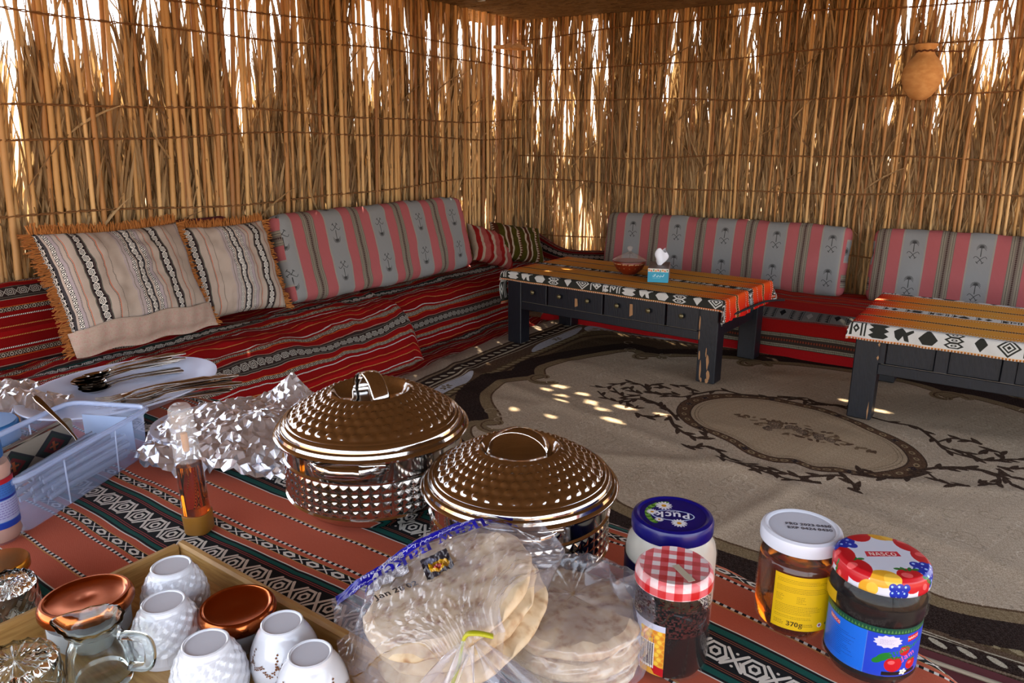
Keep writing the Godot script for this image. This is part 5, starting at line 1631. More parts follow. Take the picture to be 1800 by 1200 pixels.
func build_tray():
	var y := TT
	var bam := mat(Color.WHITE, .38)
	tri_noise(bam, [[0, Color(0.64, 0.48, 0.26)], [.5, Color(0.74, 0.58, 0.34)], [1, Color(0.80, 0.65, 0.42)]], Vector3(2.2, 22, 22), .025, 17)
	var bam2 := mat(Color.WHITE, .38)
	tri_noise(bam2, [[0, Color(0.64, 0.48, 0.26)], [.5, Color(0.74, 0.58, 0.34)], [1, Color(0.80, 0.65, 0.42)]], Vector3(22, 22, 2.2), .025, 18)
	var t := thing("tray", "bamboo tray with raised sides holding upturned cups and jars", "tray", Vector3(-.757, y, -.427), -.03)
	var s := S.new(); s.box(Vector3(.26, .005, .19), Vector3(.516, .008, .376), .002); put("base", s, bam, t)
	for e in [[Vector3(.26, .018, .005), Vector3(.52, .036, .011), bam], [Vector3(.26, .018, .375), Vector3(.52, .036, .011), bam], [Vector3(.005, .018, .19), Vector3(.011, .036, .36), bam2], [Vector3(.515, .018, .19), Vector3(.011, .036, .36), bam2]]:
		s = S.new(); s.box(e[0], e[1], .003); put("side", s, e[2], t)
	var by := y + .0092
	# white cups, upside down
	var china := mat(Color(0.83, 0.84, 0.87), .16); china.clearcoat_enabled = true; china.clearcoat = .5; china.clearcoat_roughness = .05
	var prof := [Vector2(.0285, 0), Vector2(.0305, .0005), Vector2(.0325, .006), Vector2(.0335, .016)]
	for k in 22:
		var u := k / 21.0
		prof.append(Vector2(lerpf(.0335, .0215, u * u), .016 + u * .034))
	prof.append_array([Vector2(.0205, .0525), Vector2(.0200, .0548), Vector2(.0188, .0555), Vector2(.0178, .0551), Vector2(.0172, .0541), Vector2(0, .0537)])
	var facet := func(a, p, k):
		if k > 2 and k < 26:
			var v: float = (p.y - .010) / .010
			var q := fposmod(a / TAU * 14 + v, 1.0); var q2 := fposmod(a / TAU * 14 - v, 1.0)
			return Vector2(p.x + .0021 * (.5 - absf(q - .5) - absf(q2 - .5)) * smoothstep(26, 22, k), p.y)
		return p
	var names := ["faceted white cup upside down, the farthest in the bamboo tray near its corner", "faceted white cup upside down, just in front of the farthest cup in the tray", "faceted white cup upside down, cut by the bottom edge beside the glass jug"]
	var spots := [Vector3(-.672, by, -.362), Vector3(-.621, by, -.322), Vector3(-.535, by, -.309)]
	var c0: Node3D
	for n in 3:
		if n == 0:
			c0 = thing("cup", names[0], "cup", spots[0], 0.0, "upturned cups in the tray")
			s = S.new(); s.lathe(prof, 126, facet, Vector3.ZERO, -1.0)
			put("body", s, china, c0)
		else:
			copy(c0, names[n], spots[n], "upturned cups in the tray").rotation.y = n * .7
	var gold := mat(Color(0.45, 0.27, 0.13), .4)
	var cup_r := func(h: float) -> float:
		var u := clampf((h / .98 - .016) / .034, 0, 1)
		return lerpf(.0335, .0215, u * u) * .95
	for n in 2:
		var cp := thing("cup", ["smooth white cup with a gold leaf pattern, upside down beside the small copper lidded jar", "smooth white cup upside down at the bottom edge of the picture, nearest the bread"][n], "cup", [Vector3(-.503, by, -.366), Vector3(-.449, by, -.352)][n], 0.0, "upturned cups in the tray")
		s = S.new(); s.lathe(prof.map(func(p): return Vector2(p.x * .95, p.y * .98)), 48)
		put("body", s, china, cp)
		s = S.new()
		for k in 14:
			var a := TAU * k / 14
			for e in 5:
				var aa := a + (e - 2) * .09; var yy: float = .028 - absf(e - 2) * .0028 + .002 * sin(k * 3.0 + e)
				var ry: float = cup_r.call(yy)
				var cc := Vector3(ry * cos(aa), yy, -ry * sin(aa)); var tx := Vector3(-sin(aa), 0, -cos(aa)); var rad := Vector3(cos(aa), 0, -sin(aa)) * .0004
				for lf in 3:
					var d := (tx * cos(lf * 2.1 + e) + Vector3.UP * sin(lf * 2.1 + e)) * .0026; var o2 := (tx * -sin(lf * 2.1 + e) + Vector3.UP * cos(lf * 2.1 + e)) * .0009
					s.q(cc + rad, cc + rad + d * .5 - o2, cc + rad + d, cc + rad + d * .5 + o2)
			if k % 2 == 0:
				for e in 6:
					var aa := a + (.02 if e % 2 else -.02); var yy := .027 + e * .0024
					var ry: float = cup_r.call(yy) + .0004
					var cc := Vector3(ry * cos(aa), yy, -ry * sin(aa)); var tx := Vector3(-sin(aa), 0, -cos(aa)) * .0012
					s.q(cc - tx, cc + Vector3.DOWN * .0012, cc + tx, cc + Vector3.UP * .0016)
		put("gold_pattern", s, gold, cp).set_meta("kind", "stuff")
	# copper lidded jars
	var copper := mat(Color(0.72, 0.38, 0.20), .17, 1.0)
	var clear := pane(Color(.9, .93, .93), .012, .02)
	for n in 2:
		var k: float = [1.0, .86][n]
		var j := thing("sugar_jar", ["glass jar with the larger shiny copper lid, in the tray's left corner", "smaller copper lidded jar of white sugar among the cups"][n], "jar", [Vector3(-.702, by, -.289), Vector3(-.575, by, -.369)][n])
		var hh: float = [.040, .034][n]
		glass_part([Vector2(0, 0), Vector2(.030 * k, 0), Vector2(.036 * k, .004), Vector2(.0385 * k, .012), Vector2(.0385 * k, hh - .008), Vector2(.037 * k, hh - .002)], clear, j)
		glass_part([Vector2(0, .002), Vector2(.030 * k, .0025), Vector2(.0372 * k, .012), Vector2(.0372 * k, hh * .74), Vector2(0, hh * .70)], mat(Color(0.72, 0.73, 0.74), .8), j, "sugar")
		var lid := glass_part([Vector2(.039 * k, hh - .006), Vector2(.0415 * k, hh - .0055), Vector2(.043 * k, hh - .002), Vector2(.043 * k, hh + .003), Vector2(.0415 * k, hh + .0065), Vector2(.0395 * k, hh + .0085), Vector2(.0375 * k, hh + .0085), Vector2(.036 * k, hh + .0065), Vector2(.033 * k, hh + .0055), Vector2(.018 * k, hh + .0062), Vector2(.012 * k, hh + .0056), Vector2(.006 * k, hh + .0062), Vector2(0, hh + .006)], copper, j, "lid", 64)
		lid.rotation.y = 1.0
		if n == 0:
			lid.rotation = Vector3(-.03, 0, .06)
	# glass creamer jug
	var gl := solid_glass(Color(.96, .98, .97), .045, .02)
	var jug := thing("cream_jug", "small clear glass jug with a spout and handle, in the tray", "jug", Vector3(-.631, by, -.262))
	var jp := [Vector2(0, .001), Vector2(.020, .0), Vector2(.026, .002), Vector2(.028, .010), Vector2(.0285, .030), Vector2(.0255, .050), Vector2(.0215, .062), Vector2(.0225, .069), Vector2(.0265, .076), Vector2(.0268, .078), Vector2(.0240, .0785), Vector2(.0205, .071), Vector2(.0190, .062), Vector2(.0225, .050), Vector2(.0250, .030), Vector2(.0240, .012), Vector2(.018, .008), Vector2(0, .0075)]
	glass_part(jp, gl, jug, "body", 64, func(a, p, k):
		var d: float = bell(angle_difference(a, 3.74), 0.0, .42)
		var sp := smoothstep(.060, .078, p.y) * d * .012
		return Vector2(p.x + sp + .0007 * sin(a * 12) * smoothstep(.066, .078, p.y), p.y + sp * .15))
	s = S.new()
	var hp := smooth([Vector2(.0225, .060), Vector2(.034, .060), Vector2(.047, .055), Vector2(.050, .040), Vector2(.047, .024), Vector2(.040, .020), Vector2(.0275, .022)], 4).map(func(p): return Vector3(p.x, p.y, 0))
	s.tube(hp, .0042, 10, true, 1.3)
	put("handle", s, gl, jug, Transform3D(Basis(Vector3.UP, .6), Vector3.ZERO))
	jug.scale = Vector3(.95, .84, .95)
	# cut glass
	var crystal := func(label: String, at: Vector3, r: float, h: float):
		var c := thing("cut_glass", label, "glass", at, 0.0, "upturned cut glasses")
		var pp := [Vector2(r * .94, 0), Vector2(r, .001)]
		for k in 13: pp.append(Vector2(r * lerpf(1.0, .96, k / 12.0), .003 + (h - .010) * k / 12.0))
		pp.append_array([Vector2(r * .90, h - .003), Vector2(r * .80, h)])
		for k in 9: pp.append(Vector2(r * .76 * (1 - k / 9.0), h - .0008 - .001 * (k % 2)))
		pp.append(Vector2(0, h - .001))
		pp.append_array([Vector2(0, h - .008), Vector2(r * .8, h - .010), Vector2(r * .86, .004), Vector2(r * .90, .0005), Vector2(r * .94, 0)])
		glass_part(pp, gl, c, "body", 96, func(a, p, k):
			if k > 1 and k < 16:
				var v: float = p.y / h * 3.0
				var q := absf(fposmod(a / TAU * 12 + v, 1.0) - .5) + absf(fposmod(a / TAU * 12 - v, 1.0) - .5)
				return Vector2(p.x - .0022 * (1 - q), p.y)
			if k >= 16 and k < 26:
				return Vector2(p.x, p.y - .0022 * absf(sin(a * 8)))
			return p)
	crystal.call("cut glass tumbler upside down with a starred base, nearest the bottom left corner", Vector3(-.666, by, -.209), .036, .046)
	crystal.call("cut glass tumbler upside down at the left edge beside the tray, below the pink bottle", Vector3(-.800, y + .0005, -.258), .029, .056)
	# jar with a gold lid at the left edge
	var gj := thing("small_jar", "small jar with a flat gold lid at the left edge, behind the cut glass tumbler", "jar", Vector3(-.862, y, -.276))
	glass_part([Vector2(0, 0), Vector2(.024, 0), Vector2(.026, .004), Vector2(.026, .037)], clear, gj)
	glass_part([Vector2(0, .002), Vector2(.0245, .003), Vector2(.0245, .028), Vector2(0, .028)], mat(Color(0.30, 0.15, 0.05), .5), gj, "spice")
	glass_part([Vector2(.0265, .036), Vector2(.0285, .0365), Vector2(.0285, .045), Vector2(.027, .047), Vector2(0, .0475)], mat(Color(0.72, 0.48, 0.14), .25, .9), gj, "lid")
	# pink seasoning bottle
	var pb := thing("seasoning_bottle", "clear bottle of pinkish seasoning with a blue cap and blue label at the left edge", "bottle", Vector3(-1.008, y, -.330))
	pb.scale = Vector3(.95, .92, .95)
	glass_part([Vector2(0, 0), Vector2(.022, 0), Vector2(.0265, .004), Vector2(.0275, .012), Vector2(.026, .022), Vector2(.026, .098), Vector2(.0275, .104), Vector2(.0255, .114), Vector2(.019, .122), Vector2(.018, .126)], pane(Color(.95, .85, .80), .03, .05), pb)
	glass_part([Vector2(0, .003), Vector2(.022, .003), Vector2(.0262, .012), Vector2(.0247, .022), Vector2(.0247, .098), Vector2(.0262, .104), Vector2(.024, .113), Vector2(0, .114)], mat(Color(0.68, 0.53, 0.48), .8), pb, "seasoning")
	glass_part([Vector2(.0195, .120), Vector2(.0205, .121), Vector2(.0205, .146), Vector2(.0185, .1495), Vector2(0, .150)], mat(Color(0.02, 0.30, 0.55), .3), pb, "cap", 48, func(a, p, k): return Vector2(p.x + (.0005 * signf(sin(a * 30)) if k == 1 or k == 2 else 0.0), p.y))
	var li := cv(512, 256, Color(0.20, 0.38, 0.66))
	R(li, 0, 0, 512, 26, Color(0.60, 0.06, 0.12)); R(li, 0, 96, 512, 10, Color(0.06, 0.10, 0.5)); R(li, 0, 110, 512, 110, Color(0.60, 0.62, 0.76)); lines(li, 10, 30, 500, 5, 12, Color(0.15, 0.3, 0.55), 4); lines(li, 10, 120, 500, 7, 13, Color(0.42, 0.36, 0.6), 4); R(li, 0, 224, 512, 32, Color(0.04, 0.22, 0.6))
	label_band(.0263, .024, .094, -2.6, 2.6, tmat(li, .4), pb)

func build_oil():
	var t := thing("syrup_bottle", "slim bottle of amber syrup with a clear cap and a gold base", "bottle", Vector3(-.818, TT, -.485))
	var sq := func(a, p, _k):
		# rounded square section
		var c := absf(cos(a)); var s := absf(sin(a))
		return Vector2(p.x / pow(pow(c, 3) + pow(s, 3), 1.0 / 3) * .96, p.y)
	var gold := mat(Color(0.56, 0.38, 0.13), .35)
	glass_part([Vector2(0, 0), Vector2(.0185, 0), Vector2(.020, .002), Vector2(.0205, .026), Vector2(.0200, .0265), Vector2(0, .0265)], gold, t, "gold_base", 48, sq)
	glass_part([Vector2(0, .027), Vector2(.0180, .027), Vector2(.0172, .090), Vector2(.0168, .094), Vector2(0, .094)], solid_glass(Color(0.90, 0.44, 0.06), .04, .02), t, "syrup", 48, sq)
	glass_part([Vector2(.0196, .0268), Vector2(.0190, .060), Vector2(.0182, .100), Vector2(.0172, .104), Vector2(.010, .112), Vector2(.0085, .118)], pane(Color(.9, .9, .88), .015, .02), t, "glass", 48, sq)
	glass_part([Vector2(.0040, .112), Vector2(.0048, .116), Vector2(.0048, .136), Vector2(.0, .137)], mat(Color(0.72, 0.52, 0.34), .5), t, "stopper", 20)
	glass_part([Vector2(.0180, .100), Vector2(.0174, .106), Vector2(.0160, .160), Vector2(.0146, .170), Vector2(.0110, .174), Vector2(0, .1745)], pane(Color(.92, .93, .93), .13, .04), t, "cap", 48, sq)
	glass_part([Vector2(.0150, .110), Vector2(.0140, .158), Vector2(.0120, .165), Vector2(0, .166)], pane(Color(.92, .93, .93), .04, .03), t, "cap_liner", 48, sq)
	t.rotation = Vector3(.02, .5, .03); t.scale = Vector3(.86, 1.0, .86)

func spoon_mesh(fork := false) -> ArrayMesh:
	var s := S.new()
	# handle along +x from 0.055 to 0.20, bowl at the origin end
	if fork:
		for k in 4:
			s.tube([Vector3(-.002, .004, (k - 1.5) * .0056), Vector3(.022, .0, (k - 1.5) * .0062), Vector3(.044, .002, (k - 1.5) * .0055)], [.0009, .0016, .0019], 6)
		s.tube([Vector3(.040, .002, 0), Vector3(.052, .004, 0), Vector3(.066, .008, 0)], [.011, .009, .003], 8, true, .16, Vector3.BACK)
	else:
		s.grid(func(u, v):
			var a: float = u * TAU
			var r: float = v
			var x := .026 - cos(a) * .027 * r; var z := sin(a) * .0195 * r * (1 + .10 * cos(a))
			return Vector3(x, -.009 * (1 - r * r) + .004, z), 28, 8, null, true)
		s.grid(func(u, v):
			var a: float = u * TAU
			var r: float = v
			var x := .026 - cos(a) * .027 * r; var z := sin(a) * .0195 * r * (1 + .10 * cos(a))
			return Vector3(x, -.009 * (1 - r * r) + .0032, z), 28, 8)
	s.tube([Vector3(.050, .004, 0), Vector3(.066, .008, 0), Vector3(.10, .010, 0), Vector3(.15, .007, 0), Vector3(.185, .005, 0), Vector3(.198, .004, 0)], [.0052, .0040, .0048, .0070, .0098, .006], 8, true, .34, Vector3.BACK)
	return s.mesh()

func crumple(cx: float, cz: float, fx: Callable, nu: int, nv: int, seed_: int, amp: float) -> S:
	# faceted foil sheet: fx(u, v) gives the smooth shape, facets come from jittered points
	var r := RandomNumberGenerator.new(); r.seed = seed_
	var P := []
	for j in nv + 1:
		for i in nu + 1:
			var u := (i + (r.randf_range(-.38, .38) if i > 0 and i < nu else 0.0)) / nu; var v := (j + (r.randf_range(-.38, .38) if j > 0 and j < nv else 0.0)) / nv
			var p: Vector3 = fx.call(u, v)
			P.append(Vector3(p.x + cx, p.y + r.randf_range(-amp, amp), p.z + cz))
	var s := S.new()
	s.g(-1)
	var w := nu + 1
	for j in nv:
		for i in nu:
			var k := j * w + i
			if r.randf() < .5:
				s.t(P[k], P[k + w], P[k + 1]); s.t(P[k + 1], P[k + w], P[k + w + 1])
			else:
				s.t(P[k], P[k + w], P[k + w + 1]); s.t(P[k], P[k + w + 1], P[k + 1])
	return s

func build_cutlery():
	var y := TT
	var melamine := mat(Color(0.78, 0.80, 0.88), .3)
	var oval := func(label: String, at: Vector3, turn: float, a: float, b: float, m: Material) -> Node3D:
		var t := thing("plate", label, "plate", at, turn)
		var s := S.new()
		s.lathe([Vector2(0, 0), Vector2(.60, 0), Vector2(.66, .004), Vector2(.84, .018), Vector2(.97, .030), Vector2(1.0, .031), Vector2(1.0, .034), Vector2(.965, .0335), Vector2(.83, .021), Vector2(.70, .008), Vector2(.60, .005), Vector2(0, .004)], 72)
		put("dish", s, m, t, Transform3D(Basis.from_scale(Vector3(a, 1, b)), Vector3.ZERO))
		return t
	var turn := -.59
	oval.call("large oval white plate carrying the spoons and forks, at the left of the table", Vector3(-1.372, y, -.695), PI - turn - PI + 1.18, .188, .148, melamine)
	# foil lining of the plate
	var foil := mat(Color(0.92, 0.93, 0.96), .20, .82)
	var steel := mat(Color(0.70, 0.67, 0.64), .12, 1.0)
	var sp := spoon_mesh(); var fk := spoon_mesh(true)
	var r := RandomNumberGenerator.new(); r.seed = 4
	var nth := ["lowest", "second from the bottom", "third from the bottom", "fourth from the bottom", "middle one", "fourth from the top", "third from the top", "second from the top", "topmost"]
	# spoons lie on their left, handles to the upper right; forks on the right side
	var dir := 1.32
	var first: Node3D
	for n in 9:
		var at := Vector3(-1.468, y + .0105 + n * .0034, -.652) + Vector3(.828, 0, -.56) * r.randf_range(-.012, .016) + Vector3(-.56, 0, -.828) * (r.randf_range(-.016, .016) + .004)
		var lab: String = "steel spoon on the oval plate, %s of the spoon pile" % nth[n]
		if first == null:
			first = thing("spoon", lab, "spoon", at, 0.0, "spoons piled on the oval plate")
			put("metal", sp, steel, first)
			first.rotation = Vector3(0, dir, 0)
		else:
			var c := copy(first, lab, at, "spoons piled on the oval plate")
			c.rotation = Vector3(r.randf_range(-.25, .25), dir + r.randf_range(-.10, .16), r.randf_range(-.02, .05))
	first = null
	for n in 9:
		var at := Vector3(-1.300, y + .0105 + n * .0033, -.630) + Vector3(.828, 0, -.56) * r.randf_range(-.02, .03) + Vector3(-.56, 0, -.828) * (r.randf_range(-.02, .022))
		var lab: String = "steel fork on the oval plate, %s of the fork pile" % nth[n]
		if first == null:
			first = thing("fork", lab, "fork", at, 0.0, "forks piled on the oval plate")
			put("metal", fk, steel, first)
			first.rotation = Vector3(0, dir - .15, .03)
		else:
			var c := copy(first, lab, at, "forks piled on the oval plate")
			c.rotation = Vector3(r.randf_range(-.2, .2), dir + r.randf_range(-.3, .0), r.randf_range(.0, .06))
	# foil covered dish
	oval.call("oval white plate under the crumpled foil", Vector3(-1.002, y, -.712), .60, .165, .115, melamine)
	var fz := FastNoiseLite.new(); fz.seed = 33; fz.frequency = 1.0
	var fo := crumple(-1.002, -.712, func(u, v):
		var a: float = u * 2 - 1; var b: float = v * 2 - 1
		var p := Vector2(a * .168 * (1 - .18 * b * b), b * .140 * (1 - .18 * a * a)).rotated(-.60)
		var rr := sqrt(a * a + b * b)
		var h := y + .028 + .026 * maxf(0.0, 1 - rr * rr) + .014 * sin(a * 5 + 1) * sin(b * 4) * maxf(0, 1 - rr)
		h += .046 * bell(p.x, -.035, .034) * bell(p.y, -.115, .028)
		h -= .018 * smoothstep(.85, 1.25, rr) * (1.0 if b > -.6 else .3)
		return Vector3(p.x, maxf(h + .010 * absf(fz.get_noise_2d(p.x * 16, p.y * 16)) - .002, y + .006), p.y), 48, 42, 12, .0040)
	var fm := put("foil_cover", fo, foil)
	tag(fm, "crumpled silver foil covering the dish beside the hot pots", "foil")
	# a second crumpled bit of foil in front of the dish
	fo = crumple(-.965, -.618, func(u, v):
		var a: float = u * 2 - 1; var b: float = v * 2 - 1
		var p := Vector2(a * .125, b * .050 * (1 - .3 * a * a)).rotated(-.45)
		return Vector3(p.x, y + .012 + .020 * (1 - b * b) * (1 - .5 * a * a) + .008 * sin(a * 6), p.y), 34, 14, 15, .006)
	put("front_fold", fo, foil, fm)
	# foil scrap at the left edge and a blue lid under it
	var fs := crumple(-1.485, -.535, func(u, v):
		var a: float = u * 2 - 1; var b: float = v * 2 - 1
		return Vector3(a * .11 + b * .03, y + .014 + .030 * (1 - a * a) * (1 - b * b) + .01 * sin(a * 5 + b * 3), b * .085), 30, 24, 18, .005)
	tag(put("foil_scrap", fs, foil), "crumpled sheet of foil at the left edge, beside the plastic box", "foil")
	var bl := thing("blue_lid", "round light blue plastic lid at the left edge behind the plastic box", "lid", Vector3(-1.372, y, -.455))
	glass_part([Vector2(0, 0), Vector2(.050, 0), Vector2(.052, .002), Vector2(.052, .030), Vector2(.049, .034), Vector2(0, .034)], mat(Color(0.10, 0.42, 0.68), .3), bl, "disc")
	# plastic box
	var tub := pane(Color(0.70, 0.77, 0.92), .30, .10)
	var b := thing("plastic_box", "clear plastic box with rounded corners holding a spoon and odds and ends", "box", Vector3(-1.108, y, -.440), 0.0)
	b.rotation.y = -1.137 + PI
	# local x runs along the box; a rounded rectangle swept upwards
	var ring := func(a: float, hx: float, hz: float, rad: float) -> Vector2:
		var c := Vector2(cos(a), sin(a))
		var k := c / maxf(absf(c.x) / hx, absf(c.y) / hz)
		var q := Vector2(clampf(k.x, -hx + rad, hx - rad), clampf(k.y, -hz + rad, hz - rad))
		var d := k - q
		return q + d.normalized() * rad if d.length() > 1e-6 else k
	var s := S.new()
	var lv := [[.98, .0, 0], [1.0, .002, 0], [1.0, .004, 0], [1.03, .030, 0], [1.05, .070, 0], [1.12, .072, 0], [1.125, .075, 0], [1.12, .078, 0], [1.05, .0785, 0]]
	s.grid(func(u, v):
		var k: int = mini(int(v * 8), 7); var f: float = v * 8 - k
		var sc: float = lerpf(lv[k][0], lv[k + 1][0], f); var yy: float = lerpf(lv[k][1], lv[k + 1][1], f)
		var p: Vector2 = ring.call(u * TAU, .132 + (sc - 1) * .07, .068 + (sc - 1) * .07, .022)
		return Vector3(p.x, yy, -p.y), 96, 8)
	s.grid(func(u, v):
		var p: Vector2 = ring.call(u * TAU, .1305 * maxf(v, .01), .0665 * maxf(v, .01), .022 * maxf(v, .01))
		return Vector3(p.x, .001, -p.y), 48, 2, null, true)
	put("tub", s, tub, b)
	s = S.new()
	var rp := []
	for k in 73:
		var p: Vector2 = ring.call(TAU * k / 72, .137, .073, .024)
		rp.append(Vector3(p.x, .0755, -p.y))
	s.tube(rp, .0042, 8, false, .8, Vector3.UP)
	put("rim", s, pane(Color(0.74, 0.80, 0.93), .55, .10), b)
	for e in [[-.05, .07], [.05, .07], [-.05, -.07], [.05, -.07]]:
		s = S.new(); s.tube([Vector3(e[0], .004, e[1]), Vector3(e[0] * 1.03, .070, e[1] * 1.03)], .0012, 6)
		put("rib", s, pane(Color(0.80, 0.85, 0.95), .45, .15), b)
	var paper := S.new(); paper.box(Vector3(.1265, .032, 0), Vector3(.0012, .056, .088), .0003)
	var po := put("paper_label", paper, mat(Color(0.66, 0.74, 0.88), .6), null, b.transform)
	tag(po, "pale blue paper card standing inside the end of the plastic box", "card")
	# kilim patterned packet standing in the box
	var ki := cv(256, 128, Color(0.56, 0.52, 0.46))
	for k in 2:
		var cx := 70.0 + k * 120
		for e in [[60, Color(0.10, 0.10, 0.12)], [50, Color(0.08, 0.16, 0.13)], [34, Color(0.36, 0.06, 0.07)], [20, Color(0.10, 0.16, 0.14)]]:
			poly(ki, [Vector2(cx - e[0], 64), Vector2(cx, 64 - e[0]), Vector2(cx + e[0], 64), Vector2(cx, 64 + e[0])], e[1])
		R(ki, cx - 4, 46, 8, 36, Color(0.60, 0.30, 0.14)); R(ki, cx - 14, 60, 28, 7, Color(0.60, 0.30, 0.14))
	var kp := S.new(); kp.box(Vector3(.02, .034, -.050), Vector3(.17, .058, .014), .003)
	kp.g(-1)
	kp.q(Vector3(-.062, .007, -.0427), Vector3(.102, .007, -.0427), Vector3(.102, .061, -.0427), Vector3(-.062, .061, -.0427), Vector2(0, 1), Vector2(1, 1), Vector2(1, 0), Vector2(0, 0))
	var kpo := put("patterned_packet", kp, tmat(ki, .7), null, b.transform)
	tag(kpo, "packet with a kilim pattern of dark and red lozenges, standing inside the plastic box", "packet")
	# loose spoon, and a small heap of wrapped picks
	var ls := thing("spoon", "single steel spoon leaning in the plastic box with its handle over the rim", "spoon", Vector3.ZERO)
	put("metal", sp, steel, ls)
	var sx := Basis(Vector3.UP, -2.78) * Basis(Vector3.BACK, .80) * Basis.from_scale(Vector3.ONE * .66)
	ls.transform = Transform3D(sx, Vector3(-1.118, y + .014, -.505))
	s = S.new()
	for k in 34:
		var a := r.randf_range(-.35, .35); var zz := r.randf_range(-.012, .05); var yy := .006 + r.randf() * .034
		s.tube([Vector3(.09 - .15 * r.randf_range(.85, 1), yy, zz), Vector3(.095, yy + .004, zz + a * .06)], .0042, 5, true, .4, Vector3.UP)
	var wp := put("wrapped_picks", s, pane(Color(0.70, 0.76, 0.86), .42, .12), null, b.transform)
	tag(wp, "loose heap of clear plastic wrapped picks lying in the plastic box", "wrappers"); wp.set_meta("kind", "stuff")

func build_bread():
	var y := TT
	var br := mat(Color.WHITE, .8)
	tri_noise(br, [[0, Color(0.50, 0.33, 0.20)], [.16, Color(0.66, 0.52, 0.37)], [.4, Color(0.79, 0.70, 0.56)], [1, Color(0.85, 0.78, 0.67)]], Vector3(9, 9, 9), .016, 23)
	br.subsurf_scatter_enabled = false
	var nz := FastNoiseLite.new(); nz.seed = 12; nz.frequency = 1.0
	var pita := func(seed_: int, r: float, th: float) -> ArrayMesh:
		var s := S.new()
		var pr := [Vector2(0, 0), Vector2(.55, .0), Vector2(.85, .05), Vector2(.97, .28), Vector2(1.0, .5), Vector2(.97, .72), Vector2(.85, .95), Vector2(.6, 1.0), Vector2(.35, .96), Vector2(0, .92)]
		s.lathe(pr, 56, func(a, p, k):
			var w := nz.get_noise_2d(cos(a) * 1.6 + seed_ * 9, sin(a) * 1.6)
			var hgt: float = th * p.y + (th * .55 * nz.get_noise_2d(cos(a) * p.x * 2.2 + seed_ * 5, sin(a) * p.x * 2.2) * p.x if k > 4 else 0.0)
			return Vector2(r * p.x * (1 + .06 * w), hgt))
		return s.mesh()
	var meshes := [pita.call(1, .083, .017), pita.call(2, .086, .018), pita.call(3, .081, .017)]
	# right hand pile
	var c2 := Vector3(-.300, y + .0015, -.548)
	for n in 3:
		var t := thing("flatbread", "round flatbread, %s of the right hand pile in a clear bag" % ["lowest", "middle", "topmost"][n], "bread", c2 + Vector3(rng.randf_range(-.003, .003), n * .0185, rng.randf_range(-.003, .003)), n * 1.3, "flatbreads in the right hand bag")
		put("crumb", meshes[n % 3], br, t)
		t.scale = Vector3(.84, 1.0, .84)
	# left hand pile, leaning on the other one
	var lean := Basis(Vector3(.73, 0, .68).normalized(), .36)
	var c1 := Vector3(-.375, y + .046, -.475)
	for n in 3:
		var t := thing("flatbread", "round flatbread, %s of the left hand pile in the printed bag" % ["lowest", "middle", "topmost"][n], "bread", c1 + lean * Vector3(0, n * .0178, 0), 0.0, "flatbreads in the printed bag")
		put("crumb", meshes[(n + 1) % 3], br, t)
		t.basis = lean * Basis(Vector3.UP, n * 1.1)
	var film := pane(Color(0.80, 0.80, 0.86), .19, .08); film.metallic_specular = .55
	var bag := func(c: Vector3, basis: Basis, r: float, h: float, seed_: int) -> S:
		var s := S.new()
		s.grid(func(u, v):
			var a: float = u * TAU
			var t: float = v
			var rr := r * (.95 + .08 * sin(t * PI)) * (1.0 if t < .62 else cos((t - .62) / .38 * PI / 2)) + .002
			var yy := h * minf(1.0, t / .62) + (.004 * sin((t - .62) / .38 * PI / 2) if t > .62 else 0.0)
			var w := nz.get_noise_3d(cos(a) * 2.2 + seed_, yy * 60, sin(a) * 2.2) * .006 + absf(nz.get_noise_3d(cos(a) * 6 + seed_, yy * 160, sin(a) * 6)) * .004
			return c + basis * Vector3((rr + w) * cos(a), maxf(yy + w * .6, .0), -(rr + w) * sin(a)), 96, 40)
		return s
	var b2 := put("bread_bag", bag.call(c2 + Vector3(0, -.001, 0), Basis.IDENTITY, .074, .062, 3), film)
	tag(b2, "clear plastic bag round the right hand pile of flatbread", "bag")
	# twist of film between this pile and the cream jar
	var tw := crumple(-.272, -.590, func(u, v): return Vector3((u - .5) * .05 + .012 * sin(v * 5), y + .004 + v * .07, (v - .5) * -.01 + .015 * sin(u * 7 + v * 3)), 10, 10, 6, .004)
	put("twist", tw, film, b2)
	var tie := mat(Color(0.66, 0.66, 0.06), .5)
	var s := S.new()
	s.tube(smooth([Vector3(-.222, y + .010, -.452), Vector3(-.215, y + .022, -.446), Vector3(-.208, y + .014, -.440), Vector3(-.204, y + .004, -.436)], 4), .0028, 6, true, .4)
	put("yellow_tie", s, tie, b2)
	# printed bag
	var top := func(u: float, v: float) -> Vector3:
		# u across the bag, v from the tie to the far hem; follows the pile and flares to a flat hem
		var w := lerpf(.25, 1.0, smoothstep(0.0, .42, v)) * lerpf(1.0, .98, v)
		var x := (u - .5) * .232 * w
		var z := .088 - v * .198
		var rr := sqrt(x * x + z * z) / .088
		var hh := .058 * (1.0 - smoothstep(.86, 1.22, rr)) + .024 * smoothstep(.9, 1.2, rr) + .012 * smoothstep(.85, 1.0, v) * sin(u * PI)
		hh += nz.get_noise_2d(u * 4, v * 4) * .005 + absf(nz.get_noise_2d(u * 13, v * 9)) * .007 * (1.0 - .85 * smoothstep(.5, .68, v))
		return c1 + lean * (Basis(Vector3.UP, .92) * Vector3(x, hh + .003, z))
	s = S.new()
	s.grid(top, 110, 90)
	s.grid(func(u, v):
		var p: Vector3 = top.call(u, v)
		return Vector3(p.x, maxf(y + .0015, p.y - (.058 * smoothstep(0, .12, u) * smoothstep(1, .88, u) * smoothstep(1, .9, v) + .001)), p.z), 40, 34, null, true)
	var b1 := put("bread_bag", s, film)
